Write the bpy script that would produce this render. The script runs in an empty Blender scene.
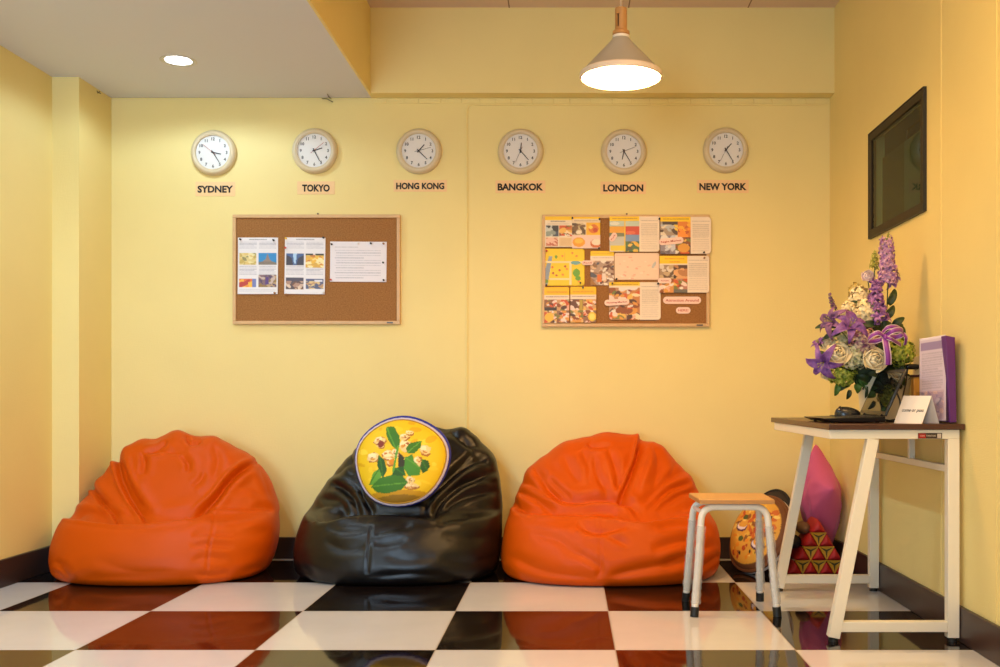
import bpy, bmesh, math, random
import numpy as np
from mathutils import Vector, Matrix, Euler

S = bpy.context.scene
COL = S.collection
PI = math.pi
# ------------------------------------------------------------------ camera
CAMZ, FPX, VX, VY = 0.85, 1000.0, 568.0, 395.0
cam = bpy.data.objects.new('camera', bpy.data.cameras.new('camera'))
COL.objects.link(cam)
cam.location = (0, 0, CAMZ)
cam.rotation_euler = (PI / 2, 0, 0)
cam.data.sensor_width = 36
cam.data.lens = 36 * FPX / 1000
cam.data.shift_x = -(VX - 500) / 1000
cam.data.shift_y = (VY - 333.5) / 1000
cam.data.clip_start = 0.05
S.camera = cam
S.view_settings.view_transform = 'Standard'
S.view_settings.look = 'None'
S.view_settings.gamma = 1.0
S.view_settings.use_curve_mapping = False
S.view_settings.exposure = 0.05
# ------------------------------------------------------------------ world
w = bpy.data.worlds.new('world'); S.world = w; w.use_nodes = True
w.node_tree.nodes['Background'].inputs[0].default_value = (0.86, 0.93, 1.0, 1)
w.node_tree.nodes['Background'].inputs[1].default_value = 0.5

# ------------------------------------------------------------------ lights: ceiling downlights and added unseen fill lights
def area(name, loc, sx, sy, power, color, rot=(0, 0, 0)):
    l = bpy.data.lights.new(name, 'AREA'); l.shape = 'RECTANGLE'
    l.size = sx; l.size_y = sy; l.energy = power; l.color = color
    o = bpy.data.objects.new(name, l); COL.objects.link(o)
    o.location = loc; o.rotation_euler = rot
    return o
def spot(name, loc, power, color, angle, blend, radius=0.04, rot=(0, 0, 0)):
    l = bpy.data.lights.new(name, 'SPOT'); l.energy = power; l.color = color
    l.spot_size = math.radians(angle); l.spot_blend = blend; l.shadow_soft_size = radius
    o = bpy.data.objects.new(name, l); COL.objects.link(o)
    o.location = loc; o.rotation_euler = rot
    return o
XR_ = 1.362
COOL = (0.62, 0.83, 1.0)
WARM = (1.0, 0.62, 0.26)
area('warm_ceiling_fill', (0.75, 2.0, 2.78), 1.0, 1.6, 40, WARM)  # unseen warm area light, added at the ceiling for the general soft light
area('warm_ceiling_fill_rear', (0.7, -0.8, 2.78), 1.2, 1.2, 32, (1.0, 0.66, 0.34))  # second added warm fill, out of view behind the camera
spot('downlight_lamp', (-1.80, 4.62, 2.380), 16, COOL, 166, 0.30, 0.045)
spot('downlight_lamp_front', (-1.80, 3.10, 2.380), 66, COOL, 160, 0.4, 0.05)
spot('downlight_lamp_rear', (-1.80, 1.50, 2.380), 70, COOL, 160, 0.4, 0.05)
area('booth_fill_light', (XR_ + .5, 4.1, 2.20), .3, .3, .9, (.55, .8, 1.0))  # added light so the blue wall behind the pane shows
area('daylight_fill', (-1.7, -2.6, 1.1), 1.8, 1.8, 62, (0.54, 0.76, 1.0), (math.radians(98), 0, math.radians(8))).data.spread = math.radians(110)  # unseen daylight-coloured area behind the camera, added to cool the left side

# ------------------------------------------------------------------ coordinates
def P(px, py, d):
    return Vector(((px - VX) * d / FPX, d, CAMZ + (VY - py) * d / FPX))
def PX(px, d): return (px - VX) * d / FPX
def PZ(py, d): return CAMZ + (VY - py) * d / FPX
def s2l(c):
    c = c / 255.0
    return c / 12.92 if c <= 0.04045 else ((c + 0.055) / 1.055) ** 2.4
def rgb(r, g, b): return (s2l(r), s2l(g), s2l(b))

# ------------------------------------------------------------------ materials
MATS = {}
def mat(name, color, rough=0.5, metal=0.0, bump=0.0, bscale=200.0, var=0.0, vscale=8.0, spec=0.5, coat=0.0, sub=0.0, emit=None, estr=0.0, alpha=1.0, trans=0.0, sheen=0.0):
    if name in MATS: return MATS[name]
    m = bpy.data.materials.new(name); m.use_nodes = True
    nt = m.node_tree; b = nt.nodes['Principled BSDF']
    b.inputs['Base Color'].default_value = (*color, 1)
    b.inputs['Roughness'].default_value = rough
    b.inputs['Metallic'].default_value = metal
    b.inputs['Specular IOR Level'].default_value = spec
    b.inputs['Coat Weight'].default_value = coat
    b.inputs['Sheen Weight'].default_value = sheen
    b.inputs['Transmission Weight'].default_value = trans
    if sub:
        b.inputs['Subsurface Weight'].default_value = sub
        b.inputs['Subsurface Radius'].default_value = (0.01, 0.008, 0.005)
    b.inputs['Alpha'].default_value = alpha
    if emit:
        b.inputs['Emission Color'].default_value = (*emit, 1)
        b.inputs['Emission Strength'].default_value = estr
    tc = nt.nodes.new('ShaderNodeTexCoord')
    if var:
        n = nt.nodes.new('ShaderNodeTexNoise'); n.inputs['Scale'].default_value = vscale; n.inputs['Detail'].default_value = 4
        nt.links.new(tc.outputs['Object'], n.inputs['Vector'])
        mx = nt.nodes.new('ShaderNodeMix'); mx.data_type = 'RGBA'
        mx.inputs[6].default_value = (*[c * (1 - var) for c in color], 1)
        mx.inputs[7].default_value = (*[min(1, c * (1 + var)) for c in color], 1)
        nt.links.new(n.outputs['Fac'], mx.inputs[0]); nt.links.new(mx.outputs[2], b.inputs['Base Color'])
    if bump:
        n = nt.nodes.new('ShaderNodeTexNoise'); n.inputs['Scale'].default_value = bscale; n.inputs['Detail'].default_value = 3
        nt.links.new(tc.outputs['Object'], n.inputs['Vector'])
        bp = nt.nodes.new('ShaderNodeBump'); bp.inputs['Strength'].default_value = bump; bp.inputs['Distance'].default_value = 0.002
        nt.links.new(n.outputs['Fac'], bp.inputs['Height']); nt.links.new(bp.outputs['Normal'], b.inputs['Normal'])
    MATS[name] = m
    return m

def wallpaper_mat():
    m = mat('yellow_wallpaper', rgb(240, 220, 148), 0.62, bump=0.0)
    nt = m.node_tree; b = nt.nodes['Principled BSDF']
    tc = nt.nodes.new('ShaderNodeNewGeometry')
    mp = nt.nodes.new('ShaderNodeMapping'); mp.inputs['Scale'].default_value = (260, 260, 34)
    n1 = nt.nodes.new('ShaderNodeTexNoise'); n1.inputs['Scale'].default_value = 1; n1.inputs['Detail'].default_value = 2
    mp2 = nt.nodes.new('ShaderNodeMapping'); mp2.inputs['Scale'].default_value = (30, 30, 300)
    n2 = nt.nodes.new('ShaderNodeTexNoise'); n2.inputs['Scale'].default_value = 1; n2.inputs['Detail'].default_value = 2
    n3 = nt.nodes.new('ShaderNodeTexNoise'); n3.inputs['Scale'].default_value = 3.5; n3.inputs['Detail'].default_value = 3
    L = nt.links.new
    L(tc.outputs['Position'], mp.inputs[0]); L(mp.outputs[0], n1.inputs['Vector'])
    L(tc.outputs['Position'], mp2.inputs[0]); L(mp2.outputs[0], n2.inputs['Vector'])
    L(tc.outputs['Position'], n3.inputs['Vector'])
    ad = nt.nodes.new('ShaderNodeMath'); ad.operation = 'ADD'; L(n1.outputs['Fac'], ad.inputs[0]); L(n2.outputs['Fac'], ad.inputs[1])
    bp = nt.nodes.new('ShaderNodeBump'); bp.inputs['Strength'].default_value = 0.35; bp.inputs['Distance'].default_value = 0.0015
    L(ad.outputs[0], bp.inputs['Height']); L(bp.outputs[0], b.inputs['Normal'])
    mx = nt.nodes.new('ShaderNodeMix'); mx.data_type = 'RGBA'
    c = rgb(240, 220, 148)
    mx.inputs[6].default_value = (*[x * 0.965 for x in c], 1); mx.inputs[7].default_value = (*[min(1, x * 1.035) for x in c], 1)
    L(n3.outputs['Fac'], mx.inputs[0]); L(mx.outputs[2], b.inputs['Base Color'])
    return m

def tile_mat():
    m = mat('checkered_floor_tile', (0.5, 0.5, 0.5), 0.04, spec=0.5)
    nt = m.node_tree; b = nt.nodes['Principled BSDF']; L = nt.links.new
    g = nt.nodes.new('ShaderNodeNewGeometry'); sp = nt.nodes.new('ShaderNodeSeparateXYZ'); L(g.outputs['Position'], sp.inputs[0])
    def mth(op, a, bb=None):
        n = nt.nodes.new('ShaderNodeMath'); n.operation = op
        for i, v in enumerate((a, bb)):
            if v is None: continue
            if isinstance(v, (int, float)): n.inputs[i].default_value = v
            else: L(v, n.inputs[i])
        return n.outputs[0]
    u = mth('DIVIDE', mth('SUBTRACT', sp.outputs[0], 0.158 - 6.0), 0.6)
    v = mth('DIVIDE', mth('SUBTRACT', sp.outputs[1], 3.933 - 12.0), 0.6)
    s = mth('ADD', mth('FLOOR', u), mth('FLOOR', v))
    odd = mth('MODULO', s, 2.0)
    n = nt.nodes.new('ShaderNodeTexNoise'); n.inputs['Scale'].default_value = 5; n.inputs['Detail'].default_value = 6
    L(g.outputs['Position'], n.inputs['Vector'])
    dk = nt.nodes.new('ShaderNodeMix'); dk.data_type = 'RGBA'; L(n.outputs['Fac'], dk.inputs[0])
    dk.inputs[6].default_value = (0.006, 0.004, 0.004, 1); dk.inputs[7].default_value = (0.012, 0.008, 0.007, 1)
    wt = nt.nodes.new('ShaderNodeMix'); wt.data_type = 'RGBA'; L(n.outputs['Fac'], wt.inputs[0])
    wt.inputs[6].default_value = (*rgb(206, 205, 209), 1); wt.inputs[7].default_value = (*rgb(220, 219, 223), 1)
    mx = nt.nodes.new('ShaderNodeMix'); mx.data_type = 'RGBA'; L(odd, mx.inputs[0]); L(dk.outputs[2], mx.inputs[6]); L(wt.outputs[2], mx.inputs[7])
    # grout lines
    fu = mth('ABSOLUTE', mth('SUBTRACT', mth('FRACT', u), 0.5)); fv = mth('ABSOLUTE', mth('SUBTRACT', mth('FRACT', v), 0.5))
    gr = mth('GREATER_THAN', mth('MAXIMUM', fu, fv), 0.4968)
    mg = nt.nodes.new('ShaderNodeMix'); mg.data_type = 'RGBA'; L(gr, mg.inputs[0]); L(mx.outputs[2], mg.inputs[6]); mg.inputs[7].default_value = (*rgb(150, 134, 122), 1)
    L(mg.outputs[2], b.inputs['Base Color'])
    rr = mth('ADD', mth('MULTIPLY', gr, 0.4), 0.045); L(rr, b.inputs['Roughness'])
    n2 = nt.nodes.new('ShaderNodeTexNoise'); n2.inputs['Scale'].default_value = 7; n2.inputs['Detail'].default_value = 2
    L(g.outputs['Position'], n2.inputs['Vector'])
    bp = nt.nodes.new('ShaderNodeBump'); bp.inputs['Strength'].default_value = 0.06; bp.inputs['Distance'].default_value = 0.004
    L(n2.outputs['Fac'], bp.inputs['Height']); L(bp.outputs[0], b.inputs['Normal'])
    return m

def wood_mat(name, c1, c2, rough, scale=(3, 40, 40)):
    m = mat(name, c1, rough)
    nt = m.node_tree; b = nt.nodes['Principled BSDF']; L = nt.links.new
    tc = nt.nodes.new('ShaderNodeTexCoord'); mp = nt.nodes.new('ShaderNodeMapping'); mp.inputs['Scale'].default_value = scale
    n = nt.nodes.new('ShaderNodeTexNoise'); n.inputs['Scale'].default_value = 1; n.inputs['Detail'].default_value = 5
    L(tc.outputs['Object'], mp.inputs[0]); L(mp.outputs[0], n.inputs['Vector'])
    mx = nt.nodes.new('ShaderNodeMix'); mx.data_type = 'RGBA'; mx.inputs[6].default_value = (*c1, 1); mx.inputs[7].default_value = (*c2, 1)
    L(n.outputs['Fac'], mx.inputs[0]); L(mx.outputs[2], b.inputs['Base Color'])
    return m

def print_mat(name='printed_paper', rough=0.45, bump=0.0):
    if name in MATS: return MATS[name]
    m = mat(name, (1, 1, 1), rough, bump=bump, bscale=900)
    nt = m.node_tree
    a = nt.nodes.new('ShaderNodeAttribute'); a.attribute_name = 'print'
    nt.links.new(a.outputs['Color'], nt.nodes['Principled BSDF'].inputs['Base Color'])
    return m

def cork_mat():
    m = mat('cork', rgb(176, 118, 60), 0.85)
    nt = m.node_tree; b = nt.nodes['Principled BSDF']; L = nt.links.new
    tc = nt.nodes.new('ShaderNodeTexCoord')
    n = nt.nodes.new('ShaderNodeTexNoise'); n.inputs['Scale'].default_value = 150; n.inputs['Detail'].default_value = 4
    L(tc.outputs['Object'], n.inputs['Vector'])
    cr = nt.nodes.new('ShaderNodeValToRGB'); cr.color_ramp.elements[0].position = 0.3; cr.color_ramp.elements[1].position = 0.7
    cr.color_ramp.elements[0].color = (*rgb(136, 88, 40), 1); cr.color_ramp.elements[1].color = (*rgb(170, 118, 64), 1)
    L(n.outputs['Fac'], cr.inputs[0]); L(cr.outputs[0], b.inputs['Base Color'])
    return m

def glass_sheet(name, tint, gloss_rough=0.02, ior=1.5):
    if name in MATS: return MATS[name]
    m = bpy.data.materials.new(name); m.use_nodes = True; nt = m.node_tree; L = nt.links.new
    for n in list(nt.nodes):
        if n.type != 'OUTPUT_MATERIAL': nt.nodes.remove(n)
    out = [n for n in nt.nodes if n.type == 'OUTPUT_MATERIAL'][0]
    t = nt.nodes.new('ShaderNodeBsdfTransparent'); t.inputs[0].default_value = (*tint, 1)
    g = nt.nodes.new('ShaderNodeBsdfGlossy'); g.inputs['Roughness'].default_value = gloss_rough; g.inputs['Color'].default_value = (1, 1, 1, 1)
    f = nt.nodes.new('ShaderNodeFresnel'); f.inputs[0].default_value = ior
    gm = nt.nodes.new('ShaderNodeNewGeometry'); iv = nt.nodes.new('ShaderNodeMath'); iv.operation = 'SUBTRACT'; iv.inputs[0].default_value = 1; L(gm.outputs['Backfacing'], iv.inputs[1])
    ml = nt.nodes.new('ShaderNodeMath'); ml.operation = 'MULTIPLY'; L(f.outputs[0], ml.inputs[0]); L(iv.outputs[0], ml.inputs[1])
    mx = nt.nodes.new('ShaderNodeMixShader'); L(ml.outputs[0], mx.inputs[0]); L(t.outputs[0], mx.inputs[1]); L(g.outputs[0], mx.inputs[2]); L(mx.outputs[0], out.inputs[0])
    MATS[name] = m
    return m

WALL = wallpaper_mat(); TILE = tile_mat(); CORK = cork_mat(); PRINT = print_mat()
CEIL = mat('ceiling_paint', rgb(218, 220, 232), 0.8, bump=0.1, bscale=60)
CEILT = mat('ceiling_board', rgb(224, 198, 178), 0.8)
BASE = mat('dark_baseboard', rgb(58, 42, 38), 0.35)
BLACKGAP = mat('gap_black', (0.004, 0.004, 0.004), 0.9)
CREAM = mat('cream_plastic', rgb(216, 198, 162), 0.35, sub=0.0)
FACE = mat('clock_face_white', rgb(240, 236, 232), 0.5)
INK = mat('black_ink', (0.012, 0.010, 0.010), 0.5)
GREYINK = mat('grey_ink', (0.09, 0.085, 0.08), 0.5)
REDINK = mat('red_paint', rgb(190, 70, 62), 0.4)
PEACH = mat('peach_card', rgb(246, 206, 150), 0.55)
CGLASS = glass_sheet('clock_glass_sheet', (0.97, 0.97, 0.97))
FRAMEW = wood_mat('board_frame_wood', rgb(206, 164, 112), rgb(222, 184, 134), 0.45, (30, 30, 30))
WHITEP = mat('white_enamel', rgb(240, 232, 214), 0.3)
BLACKR = mat('black_rubber', (0.012, 0.012, 0.012), 0.5)
BLACKP = mat('black_plastic', (0.010, 0.010, 0.011), 0.28)
ORANGE = mat('orange_leatherette', rgb(204, 80, 0), 0.42, bump=0.25, bscale=420, spec=0.20)
BLACKL = mat('black_leatherette', rgb(15, 12, 13), 0.30, bump=0.25, bscale=420, spec=0.42)

# ------------------------------------------------------------------ mesh builder
def rotm(rx=0, ry=0, rz=0): return Euler((rx, ry, rz)).to_matrix()
class MB:
    def __init__(s): s.v = []; s.f = []
    def add(s, vs, fs):
        o = len(s.v); s.v += [tuple(x) for x in vs]; s.f += [tuple(i + o for i in f) for f in fs]; return s
    def box(s, x0, x1, y0, y1, z0, z1):
        return s.add([(x, y, z) for z in (z0, z1) for y in (y0, y1) for x in (x0, x1)],
                     [(0, 2, 3, 1), (4, 5, 7, 6), (0, 1, 5, 4), (2, 6, 7, 3), (0, 4, 6, 2), (1, 3, 7, 5)])
    def rbox(s, c, size, R=None):
        R = R or Matrix.Identity(3); c = Vector(c)
        vs = [c + R @ Vector((x * size[0] / 2, y * size[1] / 2, z * size[2] / 2)) for z in (-1, 1) for y in (-1, 1) for x in (-1, 1)]
        return s.add(vs, [(0, 2, 3, 1), (4, 5, 7, 6), (0, 1, 5, 4), (2, 6, 7, 3), (0, 4, 6, 2), (1, 3, 7, 5)])
    def hexa(s, q0, q1):   # two quads, joined
        return s.add(list(q0) + list(q1), [(3, 2, 1, 0), (4, 5, 6, 7)] + [(i, (i + 1) % 4, (i + 1) % 4 + 4, i + 4) for i in range(4)])
    def bar(s, a, b, w, t, up=(0, 1, 0)):   # rectangular bar from a to b, w across 'side', t along 'up'
        a, b = Vector(a), Vector(b); d = (b - a).normalized(); up = Vector(up); up = (up - d * up.dot(d)).normalized(); sd = d.cross(up)
        q = lambda p: [p - sd * w / 2 - up * t / 2, p + sd * w / 2 - up * t / 2, p + sd * w / 2 + up * t / 2, p - sd * w / 2 + up * t / 2]
        return s.hexa(q(a), q(b))
    def tube(s, pts, r, n=10, cap=True, closed=False):
        pts = [Vector(p) for p in pts]; m = len(pts); rs = r if isinstance(r, (list, tuple)) else [r] * m
        d0 = (pts[1] - pts[0]).normalized(); u = d0.orthogonal().normalized(); vs = []
        for i in range(m):
            if closed: d = (pts[(i + 1) % m] - pts[i - 1]).normalized()
            else: d = (pts[min(i + 1, m - 1)] - pts[max(i - 1, 0)]).normalized()
            u = (u - d * u.dot(d)).normalized(); w_ = d.cross(u)
            vs += [pts[i] + (u * math.cos(k * 2 * PI / n) + w_ * math.sin(k * 2 * PI / n)) * rs[i] for k in range(n)]
        fs = []
        for i in range(m if closed else m - 1):
            j = (i + 1) % m
            fs += [(i * n + k, i * n + (k + 1) % n, j * n + (k + 1) % n, j * n + k) for k in range(n)]
        if cap and not closed: fs += [tuple(range(n))[::-1], tuple((m - 1) * n + k for k in range(n))]
        return s.add(vs, fs)
    def lathe(s, prof, c=(0, 0, 0), n=40, axis='Z', cap=True):
        c = Vector(c); vs = []
        for r, h in prof:
            for k in range(n):
                a = 2 * PI * k / n
                if axis == 'Z': p = (r * math.cos(a), r * math.sin(a), h)
                elif axis == 'Y': p = (r * math.cos(a), h, r * math.sin(a))
                else: p = (h, r * math.cos(a), r * math.sin(a))
                vs.append(c + Vector(p))
        m = len(prof); fs = [(i * n + k, i * n + (k + 1) % n, (i + 1) * n + (k + 1) % n, (i + 1) * n + k) for i in range(m - 1) for k in range(n)]
        if cap: fs += [tuple(range(n))[::-1], tuple((m - 1) * n + k for k in range(n))]
        return s.add(vs, fs)
    def prism(s, poly, y0, y1, plane='XZ'):
        n = len(poly)
        f = {'XZ': lambda p, h: (p[0], h, p[1]), 'XY': lambda p, h: (p[0], p[1], h), 'YZ': lambda p, h: (h, p[0], p[1])}[plane]
        return s.add([f(p, y0) for p in poly] + [f(p, y1) for p in poly], [tuple(range(n)), tuple(range(n, 2 * n))[::-1]] + [(i, i + n, (i + 1) % n + n, (i + 1) % n) for i in range(n)])
    def ellipsoid(s, c, r, nu=16, nv=10, R=None):
        c = Vector(c); R = R or Matrix.Identity(3); vs = [c + R @ Vector((0, 0, -r[2]))]
        for j in range(1, nv):
            t = -PI / 2 + PI * j / nv
            vs += [c + R @ Vector((r[0] * math.cos(t) * math.cos(2 * PI * k / nu), r[1] * math.cos(t) * math.sin(2 * PI * k / nu), r[2] * math.sin(t))) for k in range(nu)]
        vs.append(c + R @ Vector((0, 0, r[2])))
        fs = [(0, 1 + (k + 1) % nu, 1 + k) for k in range(nu)]
        for j in range(nv - 2):
            fs += [(1 + j * nu + k, 1 + j * nu + (k + 1) % nu, 1 + (j + 1) * nu + (k + 1) % nu, 1 + (j + 1) * nu + k) for k in range(nu)]
        l = len(vs) - 1; b = 1 + (nv - 2) * nu
        fs += [(b + k, b + (k + 1) % nu, l) for k in range(nu)]
        return s.add(vs, fs)
    def grid(s, fn, nu, nv):   # open sheet
        vs = [fn(i / nu, j / nv) for j in range(nv + 1) for i in range(nu + 1)]
        return s.add(vs, [(j * (nu + 1) + i, j * (nu + 1) + i + 1, (j + 1) * (nu + 1) + i + 1, (j + 1) * (nu + 1) + i) for j in range(nv) for i in range(nu)])

def thing(name, label, cat, loc, group=None):
    o = bpy.data.objects.new(name, None); COL.objects.link(o); o.location = loc
    o.empty_display_size = 0.05
    o['label'] = label; o['category'] = cat
    if group: o['group'] = group
    return o
def tag(o, label, cat, group=None):
    o['label'] = label; o['category'] = cat
    if group: o['group'] = group
    return o
def wpos(o):
    p = Vector((0, 0, 0))
    while o is not None: p += o.location; o = o.parent
    return p
def finish(name, me, m, parent, bevel, sharp, solid, calc=True):
    bm = bmesh.new(); bm.from_mesh(me)
    if calc: bmesh.ops.recalc_face_normals(bm, faces=bm.faces)
    if sharp is not None:
        for f in bm.faces: f.smooth = True
        for e in bm.edges:
            if len(e.link_faces) == 2 and e.calc_face_angle(0) > math.radians(sharp): e.smooth = False
    bm.to_mesh(me); bm.free()
    co = np.empty(len(me.vertices) * 3); me.vertices.foreach_get('co', co); co = co.reshape(-1, 3)
    lo, hi = co.min(0), co.max(0)
    c = np.array([(lo[0] + hi[0]) / 2, (lo[1] + hi[1]) / 2, lo[2]])
    me.vertices.foreach_set('co', (co - c).ravel()); me.update()
    o = bpy.data.objects.new(name, me); COL.objects.link(o)
    o.location = Vector(c)
    if parent is not None:
        o.location = Vector(c) - wpos(parent); o.parent = parent
    for mm in (m if isinstance(m, (list, tuple)) else [m]): me.materials.append(mm)
    if bevel:
        b = o.modifiers.new('bevel', 'BEVEL'); b.width = bevel; b.segments = 2; b.limit_method = 'ANGLE'; b.angle_limit = math.radians(40)
    if solid:
        sm = o.modifiers.new('thickness', 'SOLIDIFY'); sm.thickness = solid; sm.offset = -1
    return o
def obj(name, mb, m, parent=None, bevel=0, sharp=35, solid=0, calc=True):
    me = bpy.data.meshes.new(name); me.from_pydata(mb.v, [], mb.f); me.update()
    return finish(name, me, m, parent, bevel, sharp, solid, calc)
def struct(name, mb, m, parent=None, bevel=0, sharp=35):
    o = obj(name, mb, m, parent, bevel, sharp); o['kind'] = 'structure'; return o
def text(name, s, m, parent, c, height, width=None, bold=0.0, R=None, extrude=0.0006, shear=0.0, res=3):
    """lettering in the XZ plane facing -Y, centred on c; height is the cap height"""
    cu = bpy.data.curves.new(name, 'FONT'); cu.body = s; cu.size = 1; cu.offset = bold; cu.extrude = 0; cu.shear = shear; cu.resolution_u = res
    t = bpy.data.objects.new(name, cu); COL.objects.link(t)
    bpy.context.view_layer.update()
    me = bpy.data.meshes.new_from_object(t.evaluated_get(bpy.context.evaluated_depsgraph_get()))
    bpy.data.objects.remove(t); bpy.data.curves.remove(cu)
    co = np.empty(len(me.vertices) * 3); me.vertices.foreach_get('co', co); co = co.reshape(-1, 3)
    lo, hi = co.min(0), co.max(0)
    ch = 0.70
    sz = height / ch; sx = sz if width is None else width / (hi[0] - lo[0])
    x = (co[:, 0] - (lo[0] + hi[0]) / 2) * sx; z = (co[:, 1] - ch / 2) * sz
    R = R or Matrix.Identity(3)
    A = np.array(R)
    out = np.stack([x, np.zeros_like(x), z], 1) @ A.T + np.array(c)
    me.vertices.foreach_set('co', out.ravel()); me.update()
    o = finish(name, me, m, parent, 0, None, extrude)
    return o

# ------------------------------------------------------------------ printed sheets
RNG = np.random.default_rng(7)
class Canvas:
    """procedural print: a colour per grid point of a sheet"""
    def __init__(s, wpx, hpx, bg):
        s.w, s.h = wpx, hpx; s.a = np.ones((hpx, wpx, 3)) * np.array(rgb(*bg))
        s.X, s.Y = np.meshgrid((np.arange(wpx) + .0) / (wpx - 1), (np.arange(hpx) + .0) / (hpx - 1))
    def m(s, x0, y0, x1, y1): return (s.X >= x0) & (s.X <= x1) & (s.Y >= y0) & (s.Y <= y1)
    def rect(s, x0, y0, x1, y1, c): s.a[s.m(x0, y0, x1, y1)] = rgb(*c); return s
    def ell(s, cx, cy, rx, ry, c, ang=0, clip=None):
        dx, dy = (s.X - cx), (s.Y - cy) ; ca, sa = math.cos(ang), math.sin(ang); asp = s.h / s.w
        dy = dy * asp
        u = dx * ca + dy * sa; v = -dx * sa + dy * ca
        k = (u / rx) ** 2 + (v / (ry * asp)) ** 2 <= 1
        if clip: k &= s.m(*clip)
        s.a[k] = rgb(*c); return s
    def poly(s, pts, c):
        k = np.zeros(s.X.shape, bool); n = len(pts)
        for i in range(n):
            (x0, y0), (x1, y1) = pts[i], pts[(i + 1) % n]
            if y0 == y1: continue
            cond = ((s.Y >= min(y0, y1)) & (s.Y < max(y0, y1))) & (s.X < x0 + (s.Y - y0) * (x1 - x0) / (y1 - y0))
            k ^= cond
        s.a[k] = rgb(*c); return s
    def photo(s, x0, y0, x1, y1, base, cols, n=26, rs=(0.03, 0.11)):
        s.rect(x0, y0, x1, y1, base); ww, hh = x1 - x0, y1 - y0
        for i in range(n):
            c = cols[RNG.integers(len(cols))]; r = RNG.uniform(*rs)
            s.ell(x0 + RNG.random() * ww, y0 + RNG.random() * hh, r * 1.3, r * RNG.uniform(.4, 1) * s.w / s.h, c, RNG.uniform(-.8, .8), (x0, y0, x1, y1))
        return s
    def lines(s, x0, y0, x1, y1, n, c, mixf=0.5, ragged=0.25):
        for i in range(n):
            y = y0 + (y1 - y0) * (i + .5) / n; hw = 0.32 * (y1 - y0) / n
            e = x1 - (RNG.random() * ragged * (x1 - x0) if i % 4 == 3 else 0)
            k = s.m(x0, y - hw, e, y + hw)
            nz = RNG.uniform(0.45, 1.0, s.X.shape)[..., None] * mixf
            s.a[k] = (s.a * (1 - nz) + np.array(rgb(*c)) * nz)[k]
        return s
FOOD = [(226, 158, 70), (240, 190, 90), (150, 82, 40), (248, 222, 180), (210, 92, 40), (90, 60, 44), (236, 226, 214), (130, 128, 60)]
FOODL = FOOD + [(246, 214, 200), (238, 180, 150)]

def sheet(name, cv, x0, x1, z0, z1, y, label, cat='paper', group=None, radius=0.0, round_=(1, 1, 1, 1), rot=0.0, curl=0.0, m=None, parent=None, thick=0.0012, thing_=True):
    """a sheet in the XZ plane at depth y facing -Y; cv colours its points; round_ = tl,tr,br,bl rounded corners"""
    ny, nx = cv.a.shape[:2]; W, H = x1 - x0, z1 - z0
    U, V = np.meshgrid(np.linspace(0, 1, nx), np.linspace(0, 1, ny))
    x = U * W; z = (1 - V) * H
    if radius:
        for (cx, cz, sx, sz, on) in ((radius, H - radius, -1, 1, round_[0]), (W - radius, H - radius, 1, 1, round_[1]), (W - radius, radius, 1, -1, round_[2]), (radius, radius, -1, -1, round_[3])):
            if not on: continue
            dx = (x - cx) * sx; dz = (z - cz) * sz; k = (dx > 0) & (dz > 0)
            mx = np.maximum(np.maximum(dx, dz), 1e-9); ln = np.maximum(np.hypot(dx, dz), 1e-9)
            f = np.where(k, mx / ln, 1)
            x = np.where(k, cx + dx * f * sx, x); z = np.where(k, cz + dz * f * sz, z)
    Y = -curl * ((V ** 3) * 0.9 + 0.25 * np.abs(2 * U - 1) ** 3 * V)
    cx, cz = W / 2, H / 2; ca, sa = math.cos(rot), math.sin(rot)
    xr = (x - cx) * ca - (z - cz) * sa + cx + x0; zr = (x - cx) * sa + (z - cz) * ca + cz + z0
    vs = np.stack([xr, y + Y, zr], -1).reshape(-1, 3)
    idx = np.arange(ny * nx).reshape(ny, nx)
    fs = np.stack([idx[:-1, :-1], idx[1:, :-1], idx[1:, 1:], idx[:-1, 1:]], -1).reshape(-1, 4)
    me = bpy.data.meshes.new(name); me.from_pydata(vs.tolist(), [], fs.tolist())
    at = me.color_attributes.new('print', 'FLOAT_COLOR', 'POINT')
    col = np.concatenate([cv.a.reshape(-1, 3), np.ones((nx * ny, 1))], 1)
    at.data.foreach_set('color', col.ravel())
    o = finish(name, me, m or PRINT, parent, 0, 60, thick, calc=False)
    if thing_: tag(o, label, cat, group)
    return o

# ================================================================== ROOM
XL, XR, YB, ZC, ZT = -2.505, 1.362, 5.20, 2.394, 2.83
XS = -1.010      # right edge of the lowered ceiling
YF = -3.0        # the room runs on behind the camera
f = MB().box(XL - .1, XR + .1, YF, YB + .1, -0.06, 0); struct('floor', f, TILE)
f = MB().box(XL - .1, XR + .1, YB, YB + .1, 0, 3.0); struct('wall_back', f, WALL)
f = MB().box(XL - .1, XL, YF, YB, 0, 3.0); struct('wall_left', f, WALL)
# pillar in the back left corner
struct('wall_pillar', MB().box(XL, -2.374, 4.855, YB, 0, ZC + .02), WALL)
# right wall with the opening of the small window
WY0, WY1, WZ0, WZ1 = 3.800, 4.490, 1.553, 2.018
f = MB()
f.box(XR, XR + .1, YF, WY0, 0, 3.0); f.box(XR, XR + .1, WY1, YB, 0, 3.0)
f.box(XR, XR + .1, WY0, WY1, 0, WZ0); f.box(XR, XR + .1, WY0, WY1, WZ1, 3.0)
struct('wall_right', f, WALL)
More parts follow.
